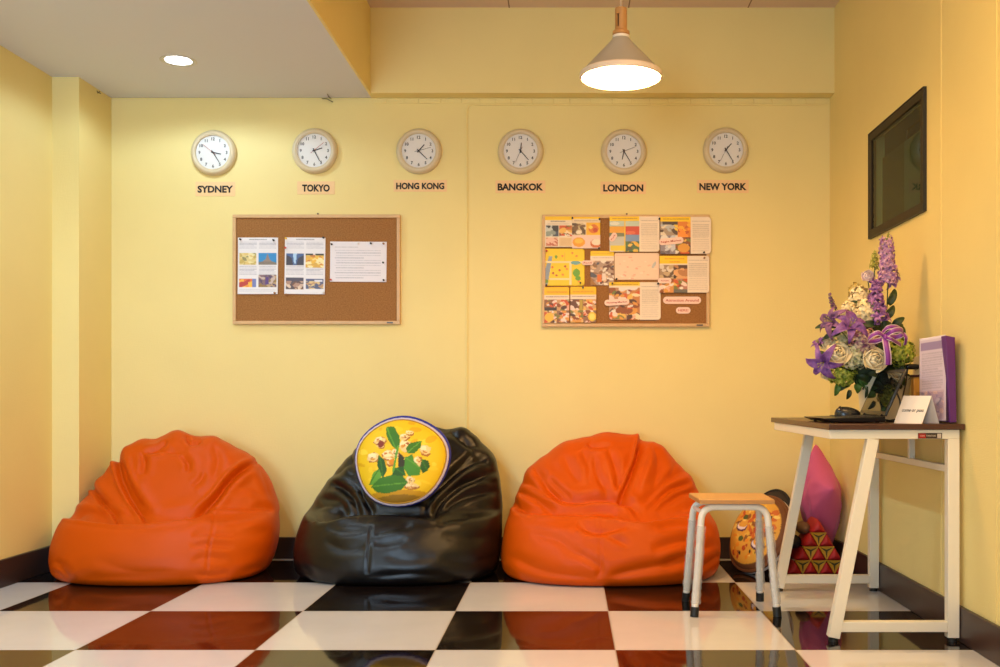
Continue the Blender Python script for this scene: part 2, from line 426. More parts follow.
# ceilings
struct('ceiling', MB().box(XS, XR + .1, YF, YB, ZT, ZT + .05), CEILT)
low = MB()
HX, HY, HR = -1.80, 4.62, 0.062     # recess of the downlight
a0, a1, b0, b1 = XL, XS - .012, YF, YB - .007
ring = [(HX + HR * math.cos(k * 2 * PI / 32), HY + HR * math.sin(k * 2 * PI / 32)) for k in range(32)]
def outer(k):
    c, s_ = math.cos(k * 2 * PI / 32), math.sin(k * 2 * PI / 32); t = min(0.2 / max(abs(c), 1e-6), 0.2 / max(abs(s_), 1e-6)); return (HX + c * t, HY + s_ * t)
for z, fl in ((ZC, 0), (ZC + .05, 1)):
    vs = [(x, y, z) for x, y in ring] + [(*outer(k), z) for k in range(32)]
    low.add(vs, [(k, (k + 1) % 32, (k + 1) % 32 + 32, k + 32) for k in range(32)])
low.add([(x, y, z) for z in (ZC, ZC + .05) for x, y in ring], [(k, (k + 1) % 32, (k + 1) % 32 + 32, k + 32) for k in range(32)])
for bx in ((a0, HX - .2, b0, b1), (HX + .2, a1, b0, b1), (HX - .2, HX + .2, b0, HY - .2), (HX - .2, HX + .2, HY + .2, b1)):
    low.box(*bx, ZC, ZC + .05)
struct('ceiling_lowered', low, CEIL, sharp=35)
struct('wall_soffit', MB().box(XS - .012, XS, YF, YB, ZC, ZT), WALL)
struct('wall_beam', MB().box(XS, XR, YB - .09, YB, ZC, ZT), WALL)
# board joints of the upper ceiling
j = MB()
for x in (-0.30, 0.31, 0.92): j.box(x - .003, x + .003, YF, YB - .09, ZT - .0015, ZT + .001)
for y in (4.6, 4.0, 3.4): j.box(XS, XR, y - .003, y + .003, ZT - .0015, ZT + .001)
struct('trim_5', j, mat('ceiling_joint', rgb(150, 120, 100), 0.8))
# baseboards
def baseboard(name, x0, x1, y0, y1, h): struct(name, MB().box(x0, x1, y0, y1, 0, h), BASE, bevel=0.003)
baseboard('baseboard_back', -2.374, XR - .014, YB - .014, YB, .112)
baseboard('baseboard_right', XR - .014, XR, YF, YB, .122)
baseboard('baseboard_left', XL, XL + .014, YF, 4.855, .124)
baseboard('baseboard_pillar', XL + .014, -2.374, 4.841, 4.855, .118)
baseboard('baseboard_pillar_side', -2.374, -2.360, 4.841, YB - .014, .114)
# wallpapered cable ridge: down the wall at x=467 px, round the corner and along under the beam
rx = PX(467, YB); rzt = PZ(104.5, YB); rr = 0.03
pts = [(rx, YB, .112)] + [(rx, YB, z) for z in np.linspace(.4, rzt - rr, 6)] + [(rx + rr - rr * math.cos(t), YB, rzt - rr + rr * math.sin(t)) for t in np.linspace(.2, PI / 2, 6)] + [(x, YB, rzt) for x in np.linspace(rx + .1, PX(828, YB), 12)]
struct('trim_1', MB().tube(pts, 0.0068, 8), WALL)
# uneven strip of wallpaper just under the beam
t = MB(); random.seed(4)
x = PX(372, YB)
while x < PX(824, YB):
    L_ = random.uniform(.07, .12); t.box(x, x + L_ - .004, YB - random.uniform(.003, .006), YB + .001, PZ(103.5, YB), PZ(98.6, YB)); x += L_
struct('trim_2', t, WALL, bevel=.0015)
# wallpaper seams on the right wall
struct('trim_3', MB().box(XR - .0018, XR + .001, 3.648, 3.652, .122, ZT), WALL)
struct('trim_4', MB().box(XR - .0018, XR + .001, 3.176, 3.181, .122, ZT), WALL)
# dangling wire ends out of the ceiling gap
wire = MB().tube([P(326.5, 90, 5.10), P(327, 93, 5.12), P(328.5, 96.5, 5.16), P(331, 98.6, 5.19)], .0022, 6)
wire.tube([P(322, 98.6, 5.193), P(327, 98.8, 5.185), P(330, 100.5, 5.18), P(333, 102, 5.19)], .0022, 6)
tag(obj('loose_wire', wire, mat('olive_wire', rgb(96, 84, 50), .5)), 'short loose wire end poking out of the gap between low ceiling and wall', 'wire')
wire = MB().tube([P(97, 91, 4.98), P(98.5, 92.5, 5.0), P(100.5, 93.5, 5.03)], .0025, 6).tube([P(97.5, 93, 4.985), P(100, 91.5, 5.0)], .0022, 6)
tag(obj('loose_wire', wire, MATS['olive_wire']), 'tiny wire end on the low ceiling edge above the corner pillar', 'wire')

# window in the right wall
FR = mat('dark_bronze_frame', rgb(44, 35, 20), .5, spec=.3)
fr = MB(); fw = 0.034
X0, X1 = XR - .012, XR + .012
fr.box(X0, X1, WY0, WY1, WZ0, WZ0 + fw); fr.box(X0, X1, WY0, WY1, WZ1 - fw, WZ1)
fr.box(X0, X1, WY0, WY0 + fw, WZ0 + fw, WZ1 - fw); fr.box(X0, X1, WY1 - fw, WY1, WZ0 + fw, WZ1 - fw)
win = struct('window_1', fr, FR, bevel=.002)
e = .004; ed = MB()
for b in ((WY0 - e, WY1 + e, WZ1, WZ1 + e), (WY0 - e, WY1 + e, WZ0 - e, WZ0), (WY0 - e, WY0, WZ0, WZ1), (WY1, WY1 + e, WZ0, WZ1)): ed.box(XR - .014, XR + .002, *b)
obj('frame_edge', ed, BLACKR, win)
obj('pane', MB().box(XR - .006, XR - .003, WY0 + fw, WY1 - fw, WZ0 + fw, WZ1 - fw), glass_sheet('window_glass_sheet', (.62, .70, .68), .01, 1.19), win)
# the dark space behind the pane: a booth with a grey-green board low down and a blue wall
bo = MB(); bx0, bx1 = XR + .1, XR + .9
bo.box(bx0, bx1, WY0 - .3, WY1 + .9, WZ0 - .3, WZ0 - .28); bo.box(bx0, bx1, WY0 - .3, WY1 + .9, WZ1 + .2, WZ1 + .22)
bo.box(bx1, bx1 + .02, WY0 - .3, WY1 + .9, WZ0 - .3, WZ1 + .2); bo.box(bx0, bx1, WY0 - .32, WY0 - .3, WZ0 - .3, WZ1 + .2); bo.box(bx0, bx1, WY1 + .9, WY1 + .92, WZ0 - .3, WZ1 + .2)
struct('wall_booth', bo, mat('booth_dark', rgb(20, 60, 84), .8))
struct('wall_booth_board', MB().box(XR + .050, XR + .058, WY0 - .05, 4.20, WZ0, WZ1 - .105), mat('booth_board', rgb(96, 112, 92), .6))
struct('wall_booth_panel', MB().box(XR + .050, XR + .058, 4.20, WY1, WZ0, WZ1 - .105), mat('booth_panel', rgb(70, 66, 40), .6))
struct('wall_booth_dark_sheet', MB().box(XR + .060, XR + .068, 4.20, WY1 + .1, WZ1 - .20, WZ1 + .02), mat('booth_black', rgb(10, 10, 10), .8))  # added black sheet stands in for the dark upper corner behind the pane
struct('wall_booth_dark_strip', MB().box(XR + .060, XR + .068, WY0 - .05, 4.21, WZ1 - .055, WZ1 + .02), MATS['booth_black'])  # added black strip keeps the top of the view through the pane dark

# ================================================================== LAMPS
cx, cz, d = PX(178.5, 4.62), ZC, 4.62
dl = thing('recessed_downlight', 'round recessed ceiling downlight glowing white in the low ceiling', 'ceiling light', (HX, HY, ZC - .004))
obj('trim_ring', MB().lathe([(.060, .0), (.078, -.003), (.082, -.001), (.082, .0), (.060, .0)], (HX, HY, ZC), 48, cap=False), mat('silver_ring', rgb(200, 198, 194), .3), dl)
obj('reflector', MB().lathe([(.0605, 0), (.056, .03), (.052, .045)], (HX, HY, ZC), 40, cap=False), mat('white_reflector', rgb(235, 235, 235), .3), dl)
obj('bulb', MB().lathe([(.0, .004), (.03, .0035), (.05, .008), (.052, .03), (.0, .03)], (HX, HY, ZC), 36, cap=False), mat('cool_bulb', (1, 1, 1), .5, emit=(.93, .97, 1), estr=18), dl)

LX, LY = PX(621, 4.0), 4.0; LZ = PZ(77, 4.0); LR = 41 * .004
pl = thing('pendant_lamp', 'grey cone pendant lamp with wooden holder and glowing white underside', 'lamp', (LX, LY, LZ))
SH = mat('lamp_shade_grey', rgb(176, 170, 158), .5)
zt = LZ + .160
obj('shade', MB().lathe([(LR, -.004), (LR * 1.0, .012), (LR * .955, .018), (.036, zt - LZ - .012), (.034, zt - LZ - .006), (.028, zt - LZ - .006), (LR * .94, .010), (LR * .97, -.004), (LR, -.004)], (LX, LY, LZ), 56, cap=False), SH, pl)
obj('rim', MB().lathe([(LR + .001, -.006), (LR + .003, 0), (LR + .001, .014), (LR - .007, .020), (LR - .006, -.006), (LR + .001, -.006)], (LX, LY, LZ), 56, cap=False), mat('lamp_rim_cream', rgb(232, 214, 196), .45), pl)
obj('diffuser', MB().lathe([(0, -.016), (LR * .4, -.0145), (LR * .75, -.009), (LR * .97, .0), (LR * .97, .004), (0, .004)], (LX, LY, LZ), 56, cap=False), mat('lamp_diffuser', (1, 1, 1), .5, emit=(1.0, .56, .20), estr=60), pl)
obj('collar', MB().lathe([(.030, 0), (.034, .004), (.034, .016), (.022, .020)], (LX, LY, zt - .012), 32), mat('white_collar', rgb(238, 230, 220), .4), pl)
WOODH = wood_mat('pale_wood', rgb(178, 126, 70), rgb(204, 154, 94), .5, (60, 60, 6))
h = MB()
zh = zt + .006
h.lathe([(.030, 0), (.034, .003), (.034, .014), (.024, .020)], (LX, LY, zh), 32)
# holder barrel with a slot cut in its front left
ss = [k * 2 * PI / 32 for k in range(32)]
r0, r1 = .024, .0135; zb, ze = zh + .018, zh + .104
slot = {k for k in range(32) if 3.75 < (k + .5) * 2 * PI / 32 < 4.35}
for (za, zbb, full) in ((zb, zb + .012, 1), (zb + .012, ze - .022, 0), (ze - .022, ze, 1)):
    for k in range(32):
        if not full and k in slot: continue
        a, b = ss[k], ss[(k + 1) % 32]
        q = lambda r, t, z: (LX + r * math.cos(t), LY + r * math.sin(t), z)
        h.hexa([q(r1, a, za), q(r0, a, za), q(r0, b, za), q(r1, b, za)], [q(r1, a, zbb), q(r0, a, zbb), q(r0, b, zbb), q(r1, b, zbb)])
obj('wooden_holder', h, WOODH, pl, sharp=50)
obj('socket', MB().lathe([(.012, 0), (.012, .078)], (LX, LY, zb + .002), 20), mat('dark_socket', rgb(70, 40, 20), .5), pl)
obj('end_cap', MB().lathe([(.0135, 0), (.0235, 0), (.0235, .004), (.006, .010)], (LX, LY, ze), 28), WOODH, pl)
obj('cord', MB().tube([(LX, LY, ze + .008), (LX, LY, ZT - .03)], .0035, 10), mat('grey_cord', rgb(196, 180, 160), .5), pl)
obj('ceiling_rose', MB().lathe([(.05, 0), (.05, .02), (.045, .03)], (LX, LY, ZT - .03), 32), mat('white_collar', (1, 1, 1)), pl)

# ================================================================== CLOCKS AND NAME CARDS
CLK = [('SYDNEY', 214.4, 153.4, 3.4, 24.5, 51.5, 'first from the left'), ('TOKYO', 315.3, 151.5, 2.42, 25.5, 8.5, 'second from the left'), ('HONG KONG', 419.3, 151.8, 1.40, 22.5, 12.5, ''),
       ('BANGKOK', 520.7, 152, 12.2, 23, 34, ''), ('LONDON', 623.7, 152.3, 6.4, 24.8, 11.6, ''), ('NEW YORK', 725.3, 150.8, 1.38, 24.8, 34.5, '')]
CARDS = [(195.6, 235.3, 181.8, 196.2), (297.3, 334.8, 181.4, 194.4), (393.7, 446.9, 180.0, 191.7), (495.4, 545.4, 180.6, 193), (600.5, 646, 181.7, 194), (697, 748.7, 180, 193)]
CARDG = mat('shiny_tape', rgb(250, 214, 160), .2)
def hand(parent, name, c, ang, ln, w0, w1, tail, y, m):
    d_ = Vector((math.sin(ang), 0, math.cos(ang))); n_ = Vector((math.cos(ang), 0, -math.sin(ang))); c = Vector((c[0], y, c[2]))
    a = c - d_ * tail; b = c + d_ * ln; k = MB()
    off = Vector((0, .0008, 0))
    q = [a - n_ * w0 / 2, a + n_ * w0 / 2, b + n_ * w1 / 2, b - n_ * w1 / 2]
    k.hexa([p - off for p in q], [p + off for p in q])
    obj(name, k, m, parent)
def make_clock(city, cpx, cpy, hh, mm, sec, i):
    X, Z = PX(cpx, YB), PZ(cpy, YB); R = .1185; y0 = YB
    t = thing('wall_clock', f'round cream wall clock above the {city} name card', 'clock', (X, y0, Z - R), 'row of world time clocks')
    obj('casing', MB().lathe([(R - .004, 0), (R, -.006), (R, -.012), (R - .006, -.026), (R - .016, -.033), (R - .026, -.032), (R - .030, -.024), (R - .031, -.018), (0, -.018)], (X, y0, Z), 64, 'Y', cap=False), CREAM, t, sharp=60)
    obj('dial', MB().lathe([(R - .0305, -.0180), (R - .0305, -.0200), (0, -.0200)], (X, y0, Z), 64, 'Y', cap=False), FACE, t)
    for n in range(1, 13):
        a = n * PI / 6; r = .0705
        text('numeral', str(n), GREYINK, t, (X + r * math.sin(a), y0 - .0206, Z + r * math.cos(a)), .0150, None, .028, extrude=.0003)
    c = (X, 0, Z)
    hand(t, 'hour_hand', c, hh * PI / 6, .043, .0052, .0042, .010, y0 - .0222, INK)
    hand(t, 'minute_hand', c, mm * PI / 30, .062, .0042, .0030, .012, y0 - .0242, INK)
    hand(t, 'second_hand', c, sec * PI / 30, .066, .0017, .0013, .022, y0 - .0262, REDINK if i < 2 else GREYINK)
    obj('centre_pin', MB().lathe([(.0045, 0), (.0045, -.0075), (.003, -.009)], (X, y0 - .0195, Z), 16, 'Y'), INK, t)
    obj('bezel_ring', MB().lathe([(R - .0265, -.0290), (R - .0265, -.0300), (R - .030, -.0306), (R - .030, -.0290)], (X, y0, Z), 48, 'Y', cap=False), CREAM, t)
    obj('glass', MB().lathe([(0, -.0300), (R - .030, -.0300)], (X, y0, Z), 48, 'Y', cap=False), CGLASS, t)
for i, (city, a, b, hh, mm, sec, _) in enumerate(CLK):
    make_clock(city, a, b, hh, mm, sec, i)
    x0, x1, y0, y1 = CARDS[i]
    X0, X1, Z1, Z0 = PX(x0, YB), PX(x1, YB), PZ(y0, YB), PZ(y1, YB)
    cm = (X0 + X1) / 2; cc = (Z0 + Z1) / 2
    cd = tag(obj('name_card', MB().box(X0, X1, YB - .0018, YB, Z0, Z1), PEACH, bevel=.0004), f'small peach card reading {city} under its wall clock', 'sign', 'city name cards under the clocks')
    ch = .0335 if i != 2 else .0305
    wd = [.184, .143, .250, .236, .208, .245][i]
    text('lettering', city, INK, cd, (cm, YB - .0026, cc - .001), ch, wd, .038)

# ================================================================== CORK BOARDS
def cork_board(x0, x1, z0, z1, label):
    t = thing('cork_board', label, 'notice board', ((x0 + x1) / 2, YB, z0))
    fw = .0175
    obj('cork_surface', MB().box(x0 + fw * .8, x1 - fw * .8, YB - .014, YB - .001, z0 + fw * .8, z1 - fw * .8), CORK, t)
    k = MB()
    A, B = (x0, x1), (z0, z1)
    k.box(x0, x1, YB - .022, YB, z1 - fw, z1); k.box(x0, x1, YB - .022, YB, z0, z0 + fw)
    k.box(x0, x0 + fw, YB - .022, YB, z0 + fw, z1 - fw); k.box(x1 - fw, x1, YB - .022, YB, z0 + fw, z1 - fw)
    obj('frame', k, FRAMEW, t, bevel=.002)
    obj('hanger', MB().lathe([(.0045, 0), (.0045, -.010), (.003, -.012)], ((x0 + x1) / 2 + .005, YB, z1 + .006), 14, 'Y'), mat('dull_metal', rgb(120, 104, 84), .35, .8), t)
    # small dark maker's plate
    lx = x1 - .052
    lp = obj('maker_label', MB().box(lx - .016, lx + .016, YB - .0232, YB - .0218, z0 + .0045, z0 + .0125), mat('label_grey', rgb(96, 88, 80), .4), t)
    return t
BD = 5.178
b1 = cork_board(PX(232.4, BD), PX(400, BD), PZ(324.2, BD), PZ(214.4, BD), 'wood-framed cork notice board with three white sheets, left of the wall seam')
b2 = cork_board(PX(542, BD), PX(709.8, BD), PZ(326.8, BD), PZ(214.6, BD), 'wood-framed cork notice board crowded with yellow food and travel pages')
PY = YB - .0155    # paper plane
def pp(px0, py0, px1, py1):   # paper corners from the photograph, at the cork's depth
    return PX(px0, PY), PX(px1, PY), PZ(py1, PY), PZ(py0, PY)
def z4(x, y): return 220 + x / 5.1316, 205 + y / 5.1316
def z5(x, y): return 535 + x / 5.1297, 205 + y / 5.1297
WHT = (236, 232, 236)
def brochure(variant):
    c = Canvas(72, 102, WHT)
    c.lines(.28, .02, .72, .045, 1, (70, 70, 80), .7)
    c.lines(.04, .07, .47, .20, 6, (150, 150, 168), .55); c.lines(.53, .07, .95, .20, 6, (150, 150, 168), .55)
    c.lines(.04, .50, .47, .66, 7, (150, 150, 168), .55); c.lines(.53, .50, .95, .66, 7, (150, 150, 168), .55)
    if variant == 0:
        c.photo(.03, .27, .46, .48, (226, 208, 140), [(240, 228, 170), (200, 172, 90), (224, 196, 120), (150, 140, 90)], 24, (.02, .07))
        c.rect(.51, .27, .97, .48, (46, 140, 206)); c.poly([(.51, .48), (.51, .44), (.62, .42), (.69, .38), (.74, .28), (.79, .38), (.85, .42), (.97, .45), (.97, .48)], (150, 130, 120))
        c.lines(.51, .42, .97, .48, 3, (60, 80, 60), .4)
        c.photo(.04, .73, .46, .88, (226, 110, 60), [(248, 190, 60), (240, 150, 50), (190, 60, 50)], 14, (.03, .09)); c.rect(.36, .73, .46, .88, (120, 130, 190))
        c.photo(.51, .66, .97, .88, (130, 100, 110), [(190, 160, 120), (90, 70, 100), (200, 180, 170), (150, 120, 60)], 30, (.02, .06)); c.rect(.68, .70, .77, .83, (90, 60, 130))
        c.lines(.04, .90, .95, .96, 2, (170, 170, 184), .4)
    else:
        c.rect(.03, .28, .47, .49, (70, 96, 150)); c.poly([(.03, .49), (.03, .30), (.17, .36), (.21, .49)], (60, 56, 70)); c.poly([(.29, .49), (.33, .36), (.47, .31), (.47, .49)], (66, 62, 76)); c.poly([(.2, .28), (.3, .28), (.27, .46), (.23, .46)], (176, 212, 246))
        c.photo(.52, .30, .96, .53, (224, 176, 70), [(244, 216, 110), (250, 232, 170), (210, 130, 50), (240, 190, 60)], 30, (.02, .07)); c.rect(.52, .28, .70, .31, (60, 60, 50)); c.rect(.76, .28, .96, .31, (60, 60, 50))
        c.photo(.04, .71, .47, .92, (90, 76, 80), [(210, 180, 160), (180, 140, 120), (230, 206, 180), (120, 80, 60)], 34, (.02, .06)); c.rect(.04, .71, .47, .77, (80, 74, 92))
        c.photo(.53, .73, .97, .91, (90, 96, 130), [(224, 196, 140), (240, 214, 150), (190, 150, 110)], 24, (.02, .06)); c.rect(.53, .73, .97, .77, (84, 92, 134)); c.rect(.74, .75, .94, .78, (230, 230, 240))
    return c
x0, x1, z0_, z1_ = pp(*z4(92, 167), *z4(298, 458)); A = (x0, x1, z0_, z1_)
sheet('brochure_sheet', brochure(0), *A, PY, 'white sheet with blue sky temple photo, leftmost on the left board', 'paper', 'white sheets on the left board', curl=.006)
x0, x1, z0_, z1_ = pp(*z4(332, 167), *z4(540, 458)); B = (x0, x1, z0_, z1_)
sheet('brochure_sheet', brochure(1), *B, PY, 'white sheet with four photos, waterfall top left, middle of the left board', 'paper', 'white sheets on the left board', rot=-.01, curl=.004)
c = Canvas(104, 74, (234, 228, 234)); c.lines(.08, .12, .50, .15, 1, (90, 90, 100), .6)
for i in range(12): c.lines(.08 if i % 3 == 0 else .10, .20 + i * .062, .90 if i % 4 < 3 else .6, .232 + i * .062, 1, (130, 132, 150), .55, .0)
x0, x1, z0_, z1_ = pp(*z4(565, 188), *z4(855, 395)); C_ = (x0, x1, z0_, z1_)
sheet('text_sheet', c, *C_, PY, 'landscape white sheet of text lines without photos on the left board', 'paper', 'white sheets on the left board', rot=-.006, curl=.002)

PINK = (244, 206, 196); TXT = (120, 104, 92); YEL = (250, 206, 20)
def sp(name, cv, a, b, label, **k):
    x0, x1, z0_, z1_ = pp(*z5(*a), *z5(*b))
    sheet(name, cv, x0, x1, z0_, z1_, PY - k.pop('lift', 0), label, 'paper', 'pages on the right board', **k)
def spread(food, title, wsplit=.6, ph=None):
    c = Canvas(84, 60, (240, 222, 200)); c.rect(0, 0, wsplit, .12, YEL); c.lines(.06, .035, wsplit - .04, .09, 1, (150, 110, 20), .7)
    food(c); c.lines(wsplit + .02, .10, .97, .13, 1, (110, 90, 90), .6); c.lines(wsplit + .03, .18, .96, .94, 15, TXT, .38, .1)
    return c
# top row
c = Canvas(48, 54, (238, 222, 196)); c.rect(0, 0, 1, .12, YEL); c.lines(.2, .13, .75, .19, 1, (60, 40, 30), .7); c.lines(.1, .23, .9, .26, 1, (120, 100, 80), .6)
c.photo(.04, .30, .50, .66, (80, 90, 104), [(200, 206, 200), (60, 60, 60), (150, 160, 150), (110, 100, 90)], 16, (.05, .13)); c.photo(.52, .30, 1, .66, (200, 130, 70), FOOD, 22, (.04, .12)); c.photo(.04, .68, .48, .97, (214, 150, 120), [(240, 196, 170), (200, 110, 80), (246, 220, 200)], 14, (.05, .12)); c.rect(.52, .68, .98, .97, (232, 200, 150)); c.lines(.58, .72, .94, .95, 6, (190, 150, 90), .4)
sp('food_page', c, (52, 60), (190, 217), 'food page with dark grey drink photo, top left corner of the right board', lift=.0075)
c = Canvas(48, 54, (236, 214, 180)); c.rect(0, 0, 1, .07, YEL); c.lines(.08, .10, .9, .16, 1, (150, 120, 100), .6)
c.photo(0, .20, .48, .58, (214, 190, 150), [(240, 226, 200), (120, 90, 60), (190, 170, 120), (90, 70, 50)], 22, (.04, .11)); c.rect(.50, .17, 1, .58, (244, 186, 30)); c.ell(.76, .38, .18, .14, (224, 120, 40)); c.ell(.82, .42, .08, .07, (200, 70, 40)); c.ell(.66, .33, .07, .05, (250, 214, 90))
c.rect(0, .58, 1, 1, (240, 206, 190)); c.ell(.24, .80, .22, .15, (240, 166, 40)); c.ell(.24, .76, .15, .08, (250, 200, 70)); c.ell(.84, .84, .2, .14, (214, 110, 50)); c.ell(.86, .80, .17, .10, (244, 224, 200))
sp('food_page', c, (190, 62), (335, 224), 'page with orange noodle and curry plate photos, second along the top row', radius=.004, lift=.0078)
def f1(c):
    c.rect(0, .12, .6, .28, (190, 206, 190)); c.ell(.1, .2, .1, .05, (226, 226, 210)); c.rect(0, .28, .3, .52, (236, 166, 50)); c.rect(.32, .28, .6, .52, (206, 70, 50)); c.ell(.42, .46, .1, .05, (226, 110, 80)); c.rect(0, .46, .3, .56, (120, 130, 100))
    c.rect(.32, .52, .6, .72, (120, 150, 196)); c.rect(0, .56, .3, .82, (200, 200, 190)); c.photo(.32, .70, .6, 1, (80, 120, 80), [(230, 180, 60), (60, 110, 80), (240, 200, 90), (90, 90, 70)], 12, (.03, .07)); c.rect(.02, .82, .3, .98, (232, 206, 60)); c.rect(.295, .12, .32, 1, (240, 200, 60))
sp('travel_page', spread(f1, ''), (382, 60), (638, 241), 'page with red and blue landscape photos and text column, top row', radius=.014, round_=(0, 0, 1, 0), curl=.002, lift=.0075)
def f2(c):
    c.photo(0, .12, .34, .5, (170, 150, 130), [(230, 214, 190), (90, 70, 60), (250, 204, 60), (190, 190, 190)], 20, (.03, .07)); c.photo(.34, .12, .6, .55, (226, 130, 40), [(248, 180, 50), (200, 90, 40), (250, 150, 50)], 18, (.03, .07)); c.rect(.04, .13, .32, .22, (80, 66, 60))
    c.photo(0, .5, .3, 1, (150, 140, 150), [(206, 206, 214), (110, 100, 110), (236, 226, 214)], 16, (.03, .07)); c.photo(.3, .55, .6, 1, (120, 80, 56), FOOD, 20, (.03, .07)); c.ell(.46, .84, .12, .12, (230, 160, 60))
sp('food_page', spread(f2, ''), (642, 62), (903, 252), 'page with orange food photos and text column, top right of right board', radius=.02, round_=(0, 1, 1, 0), curl=.002, lift=.0085)
# map
c = Canvas(68, 62, (248, 212, 30)); c.poly([(.0, .98), (.02, .55), (.12, .2), (.2, .2), (.14, .6), (.08, .98)], (150, 164, 180)); c.rect(.02, .33, .98, .39, (248, 226, 170)); c.rect(.62, .35, .68, .97, (248, 226, 170)); c.rect(.12, .80, .66, .84, (248, 226, 170)); c.rect(.5, .1, .52, .33, (240, 180, 60))
for (a, b) in ((.3, .22), (.38, .58), (.45, .2), (.22, .66), (.56, .55), (.7, .12), (.8, .2), (.3, .72), (.46, .70), (.52, .48), (.2, .5), (.86, .88)): c.ell(a, b, .03, .03, random.choice([(226, 120, 40), (200, 90, 60), (240, 150, 60)]))
c.ell(.8, .65, .09, .11, (110, 170, 50)); c.ell(.84, .80, .07, .06, (110, 170, 50)); c.ell(.29, .22, .035, .05, (120, 170, 60)); c.ell(.78, .38, .12, .05, (110, 170, 176)); c.ell(.05, .88, .05, .05, (120, 160, 60))
sp('map_page', c, (48, 224), (254, 414), 'bright yellow illustrated map page with rounded corners', radius=.014)
# narrow page with stalls
c = Canvas(48, 66, (220, 190, 160)); c.rect(0, 0, 1, .15, YEL); c.lines(.1, .04, .9, .09, 1, (190, 150, 30), .5); c.rect(0, .15, 1, .29, (244, 224, 204)); c.lines(.06, .18, .95, .22, 1, (80, 50, 50), .7); c.photo(0, .29, 1, 1, (180, 150, 130), [(240, 226, 210), (110, 70, 60), (90, 90, 100), (226, 190, 150), (150, 110, 80)], 50, (.04, .10)); c.rect(.28, .68, .48, .90, (230, 120, 50)); c.rect(.50, .66, .64, .86, (240, 220, 210)); c.poly([(0, 1), (0, .74), (.14, .9), (.3, 1)], (170, 116, 50))
sp('food_page', c, (284, 236), (405, 412), 'narrow yellow-topped page of food stall photos beside the map', radius=.006, lift=.001)
# pale map
c = Canvas(76, 46, (246, 212, 184)); c.lines(.04, .06, .4, .1, 1, (230, 150, 120), .5)
for i in range(26): c.ell(RNG.uniform(.05, .95), RNG.uniform(.15, .95), RNG.uniform(.02, .05), RNG.uniform(.01, .03), random.choice([(244, 190, 160), (250, 224, 200), (240, 176, 150)]))
c.ell(.88, .45, .03, .14, (190, 190, 190), .5)
sp('map_page', c, (408, 246), (637, 384), 'pale pink street map page with faint markings', radius=.01, lift=.0015)
def f4(c):
    c.rect(0, .0, .56, .22, YEL); c.lines(.1, .06, .5, .10, 1, (226, 140, 20), .8); c.lines(.2, .14, .4, .18, 1, (226, 140, 20), .8)
    c.photo(0, .24, .28, .62, (170, 140, 110), [(226, 210, 190), (110, 84, 60), (200, 170, 130)], 14, (.03, .07)); c.photo(.28, .24, .56, .62, (90, 60, 44), [(190, 130, 80), (230, 170, 110), (70, 50, 40)], 14, (.03, .08)); c.photo(0, .62, .28, 1, (220, 150, 80), FOODL, 14, (.03, .07)); c.photo(.28, .62, .56, 1, (190, 130, 110), FOODL, 14, (.03, .07)); c.rect(.28, .9, .56, 1, (110, 106, 96))
sp('food_page', spread(f4, '', .56), (638, 262), (893, 451), 'yellow-topped page with four photos and text column, right edge of board', radius=.014, round_=(0, 1, 1, 0), curl=.002, lift=.0085)
for (a, b, base, lab, im) in (((48, 422), (176, 606), (150, 100, 60), 'yellow-headed food page in the bottom left corner of the right board', 0), ((181, 420), (314, 604), (110, 70, 50), 'yellow-headed restaurant page, second along the bottom of the right board', 1)):
    c = Canvas(48, 66, (236, 214, 196)); c.rect(0, 0, 1, .22, (250, 196, 10)); c.lines(.1, .11, .9, .17, 1, (214, 140, 20), .7); c.rect(0, .22, 1, .34, (244, 220, 196)); c.lines(.06, .24, .95, .29, 1, (110, 70, 70), .7)
    c.photo(0, .34, .5, .66, base, FOODL, 22, (.04, .1)); c.photo(.5, .34, 1, .66, (210, 160, 110), FOODL, 22, (.04, .1)); c.photo(0, .66, .5, 1, (226, 180, 110), FOODL, 22, (.04, .1)); c.photo(.5, .66, 1, 1, (150, 110, 80), FOODL, 22, (.04, .1))
    if im: c.rect(.36, .36, .48, .66, (190, 160, 60)); c.ell(.84, .83, .16, .13, (240, 196, 60)); c.ell(.84, .83, .11, .09, (250, 226, 110))
    else: c.rect(.02, .56, .5, .66, (70, 56, 50)); c.ell(.2, .84, .18, .12, (246, 190, 60))
    sp('food_page', c, a, b, lab, radius=.008, round_=(1, 1, 0, 0), lift=.0075)
def f5(c):
    c.photo(0, .14, .34, 1, (190, 140, 100), FOODL + [(110, 130, 60)], 40, (.03, .08)); c.photo(.34, .14, .6, 1, (200, 130, 70), FOODL + [(150, 60, 40)], 30, (.03, .07)); c.rect(0, .10, .6, .13, (244, 224, 190))
sp('food_page', spread(f5, ''), (380, 396), (645, 590), 'page with food collage and text column, bottom centre of the right board', radius=.018, round_=(0, 1, 1, 1), curl=.004, lift=.001)
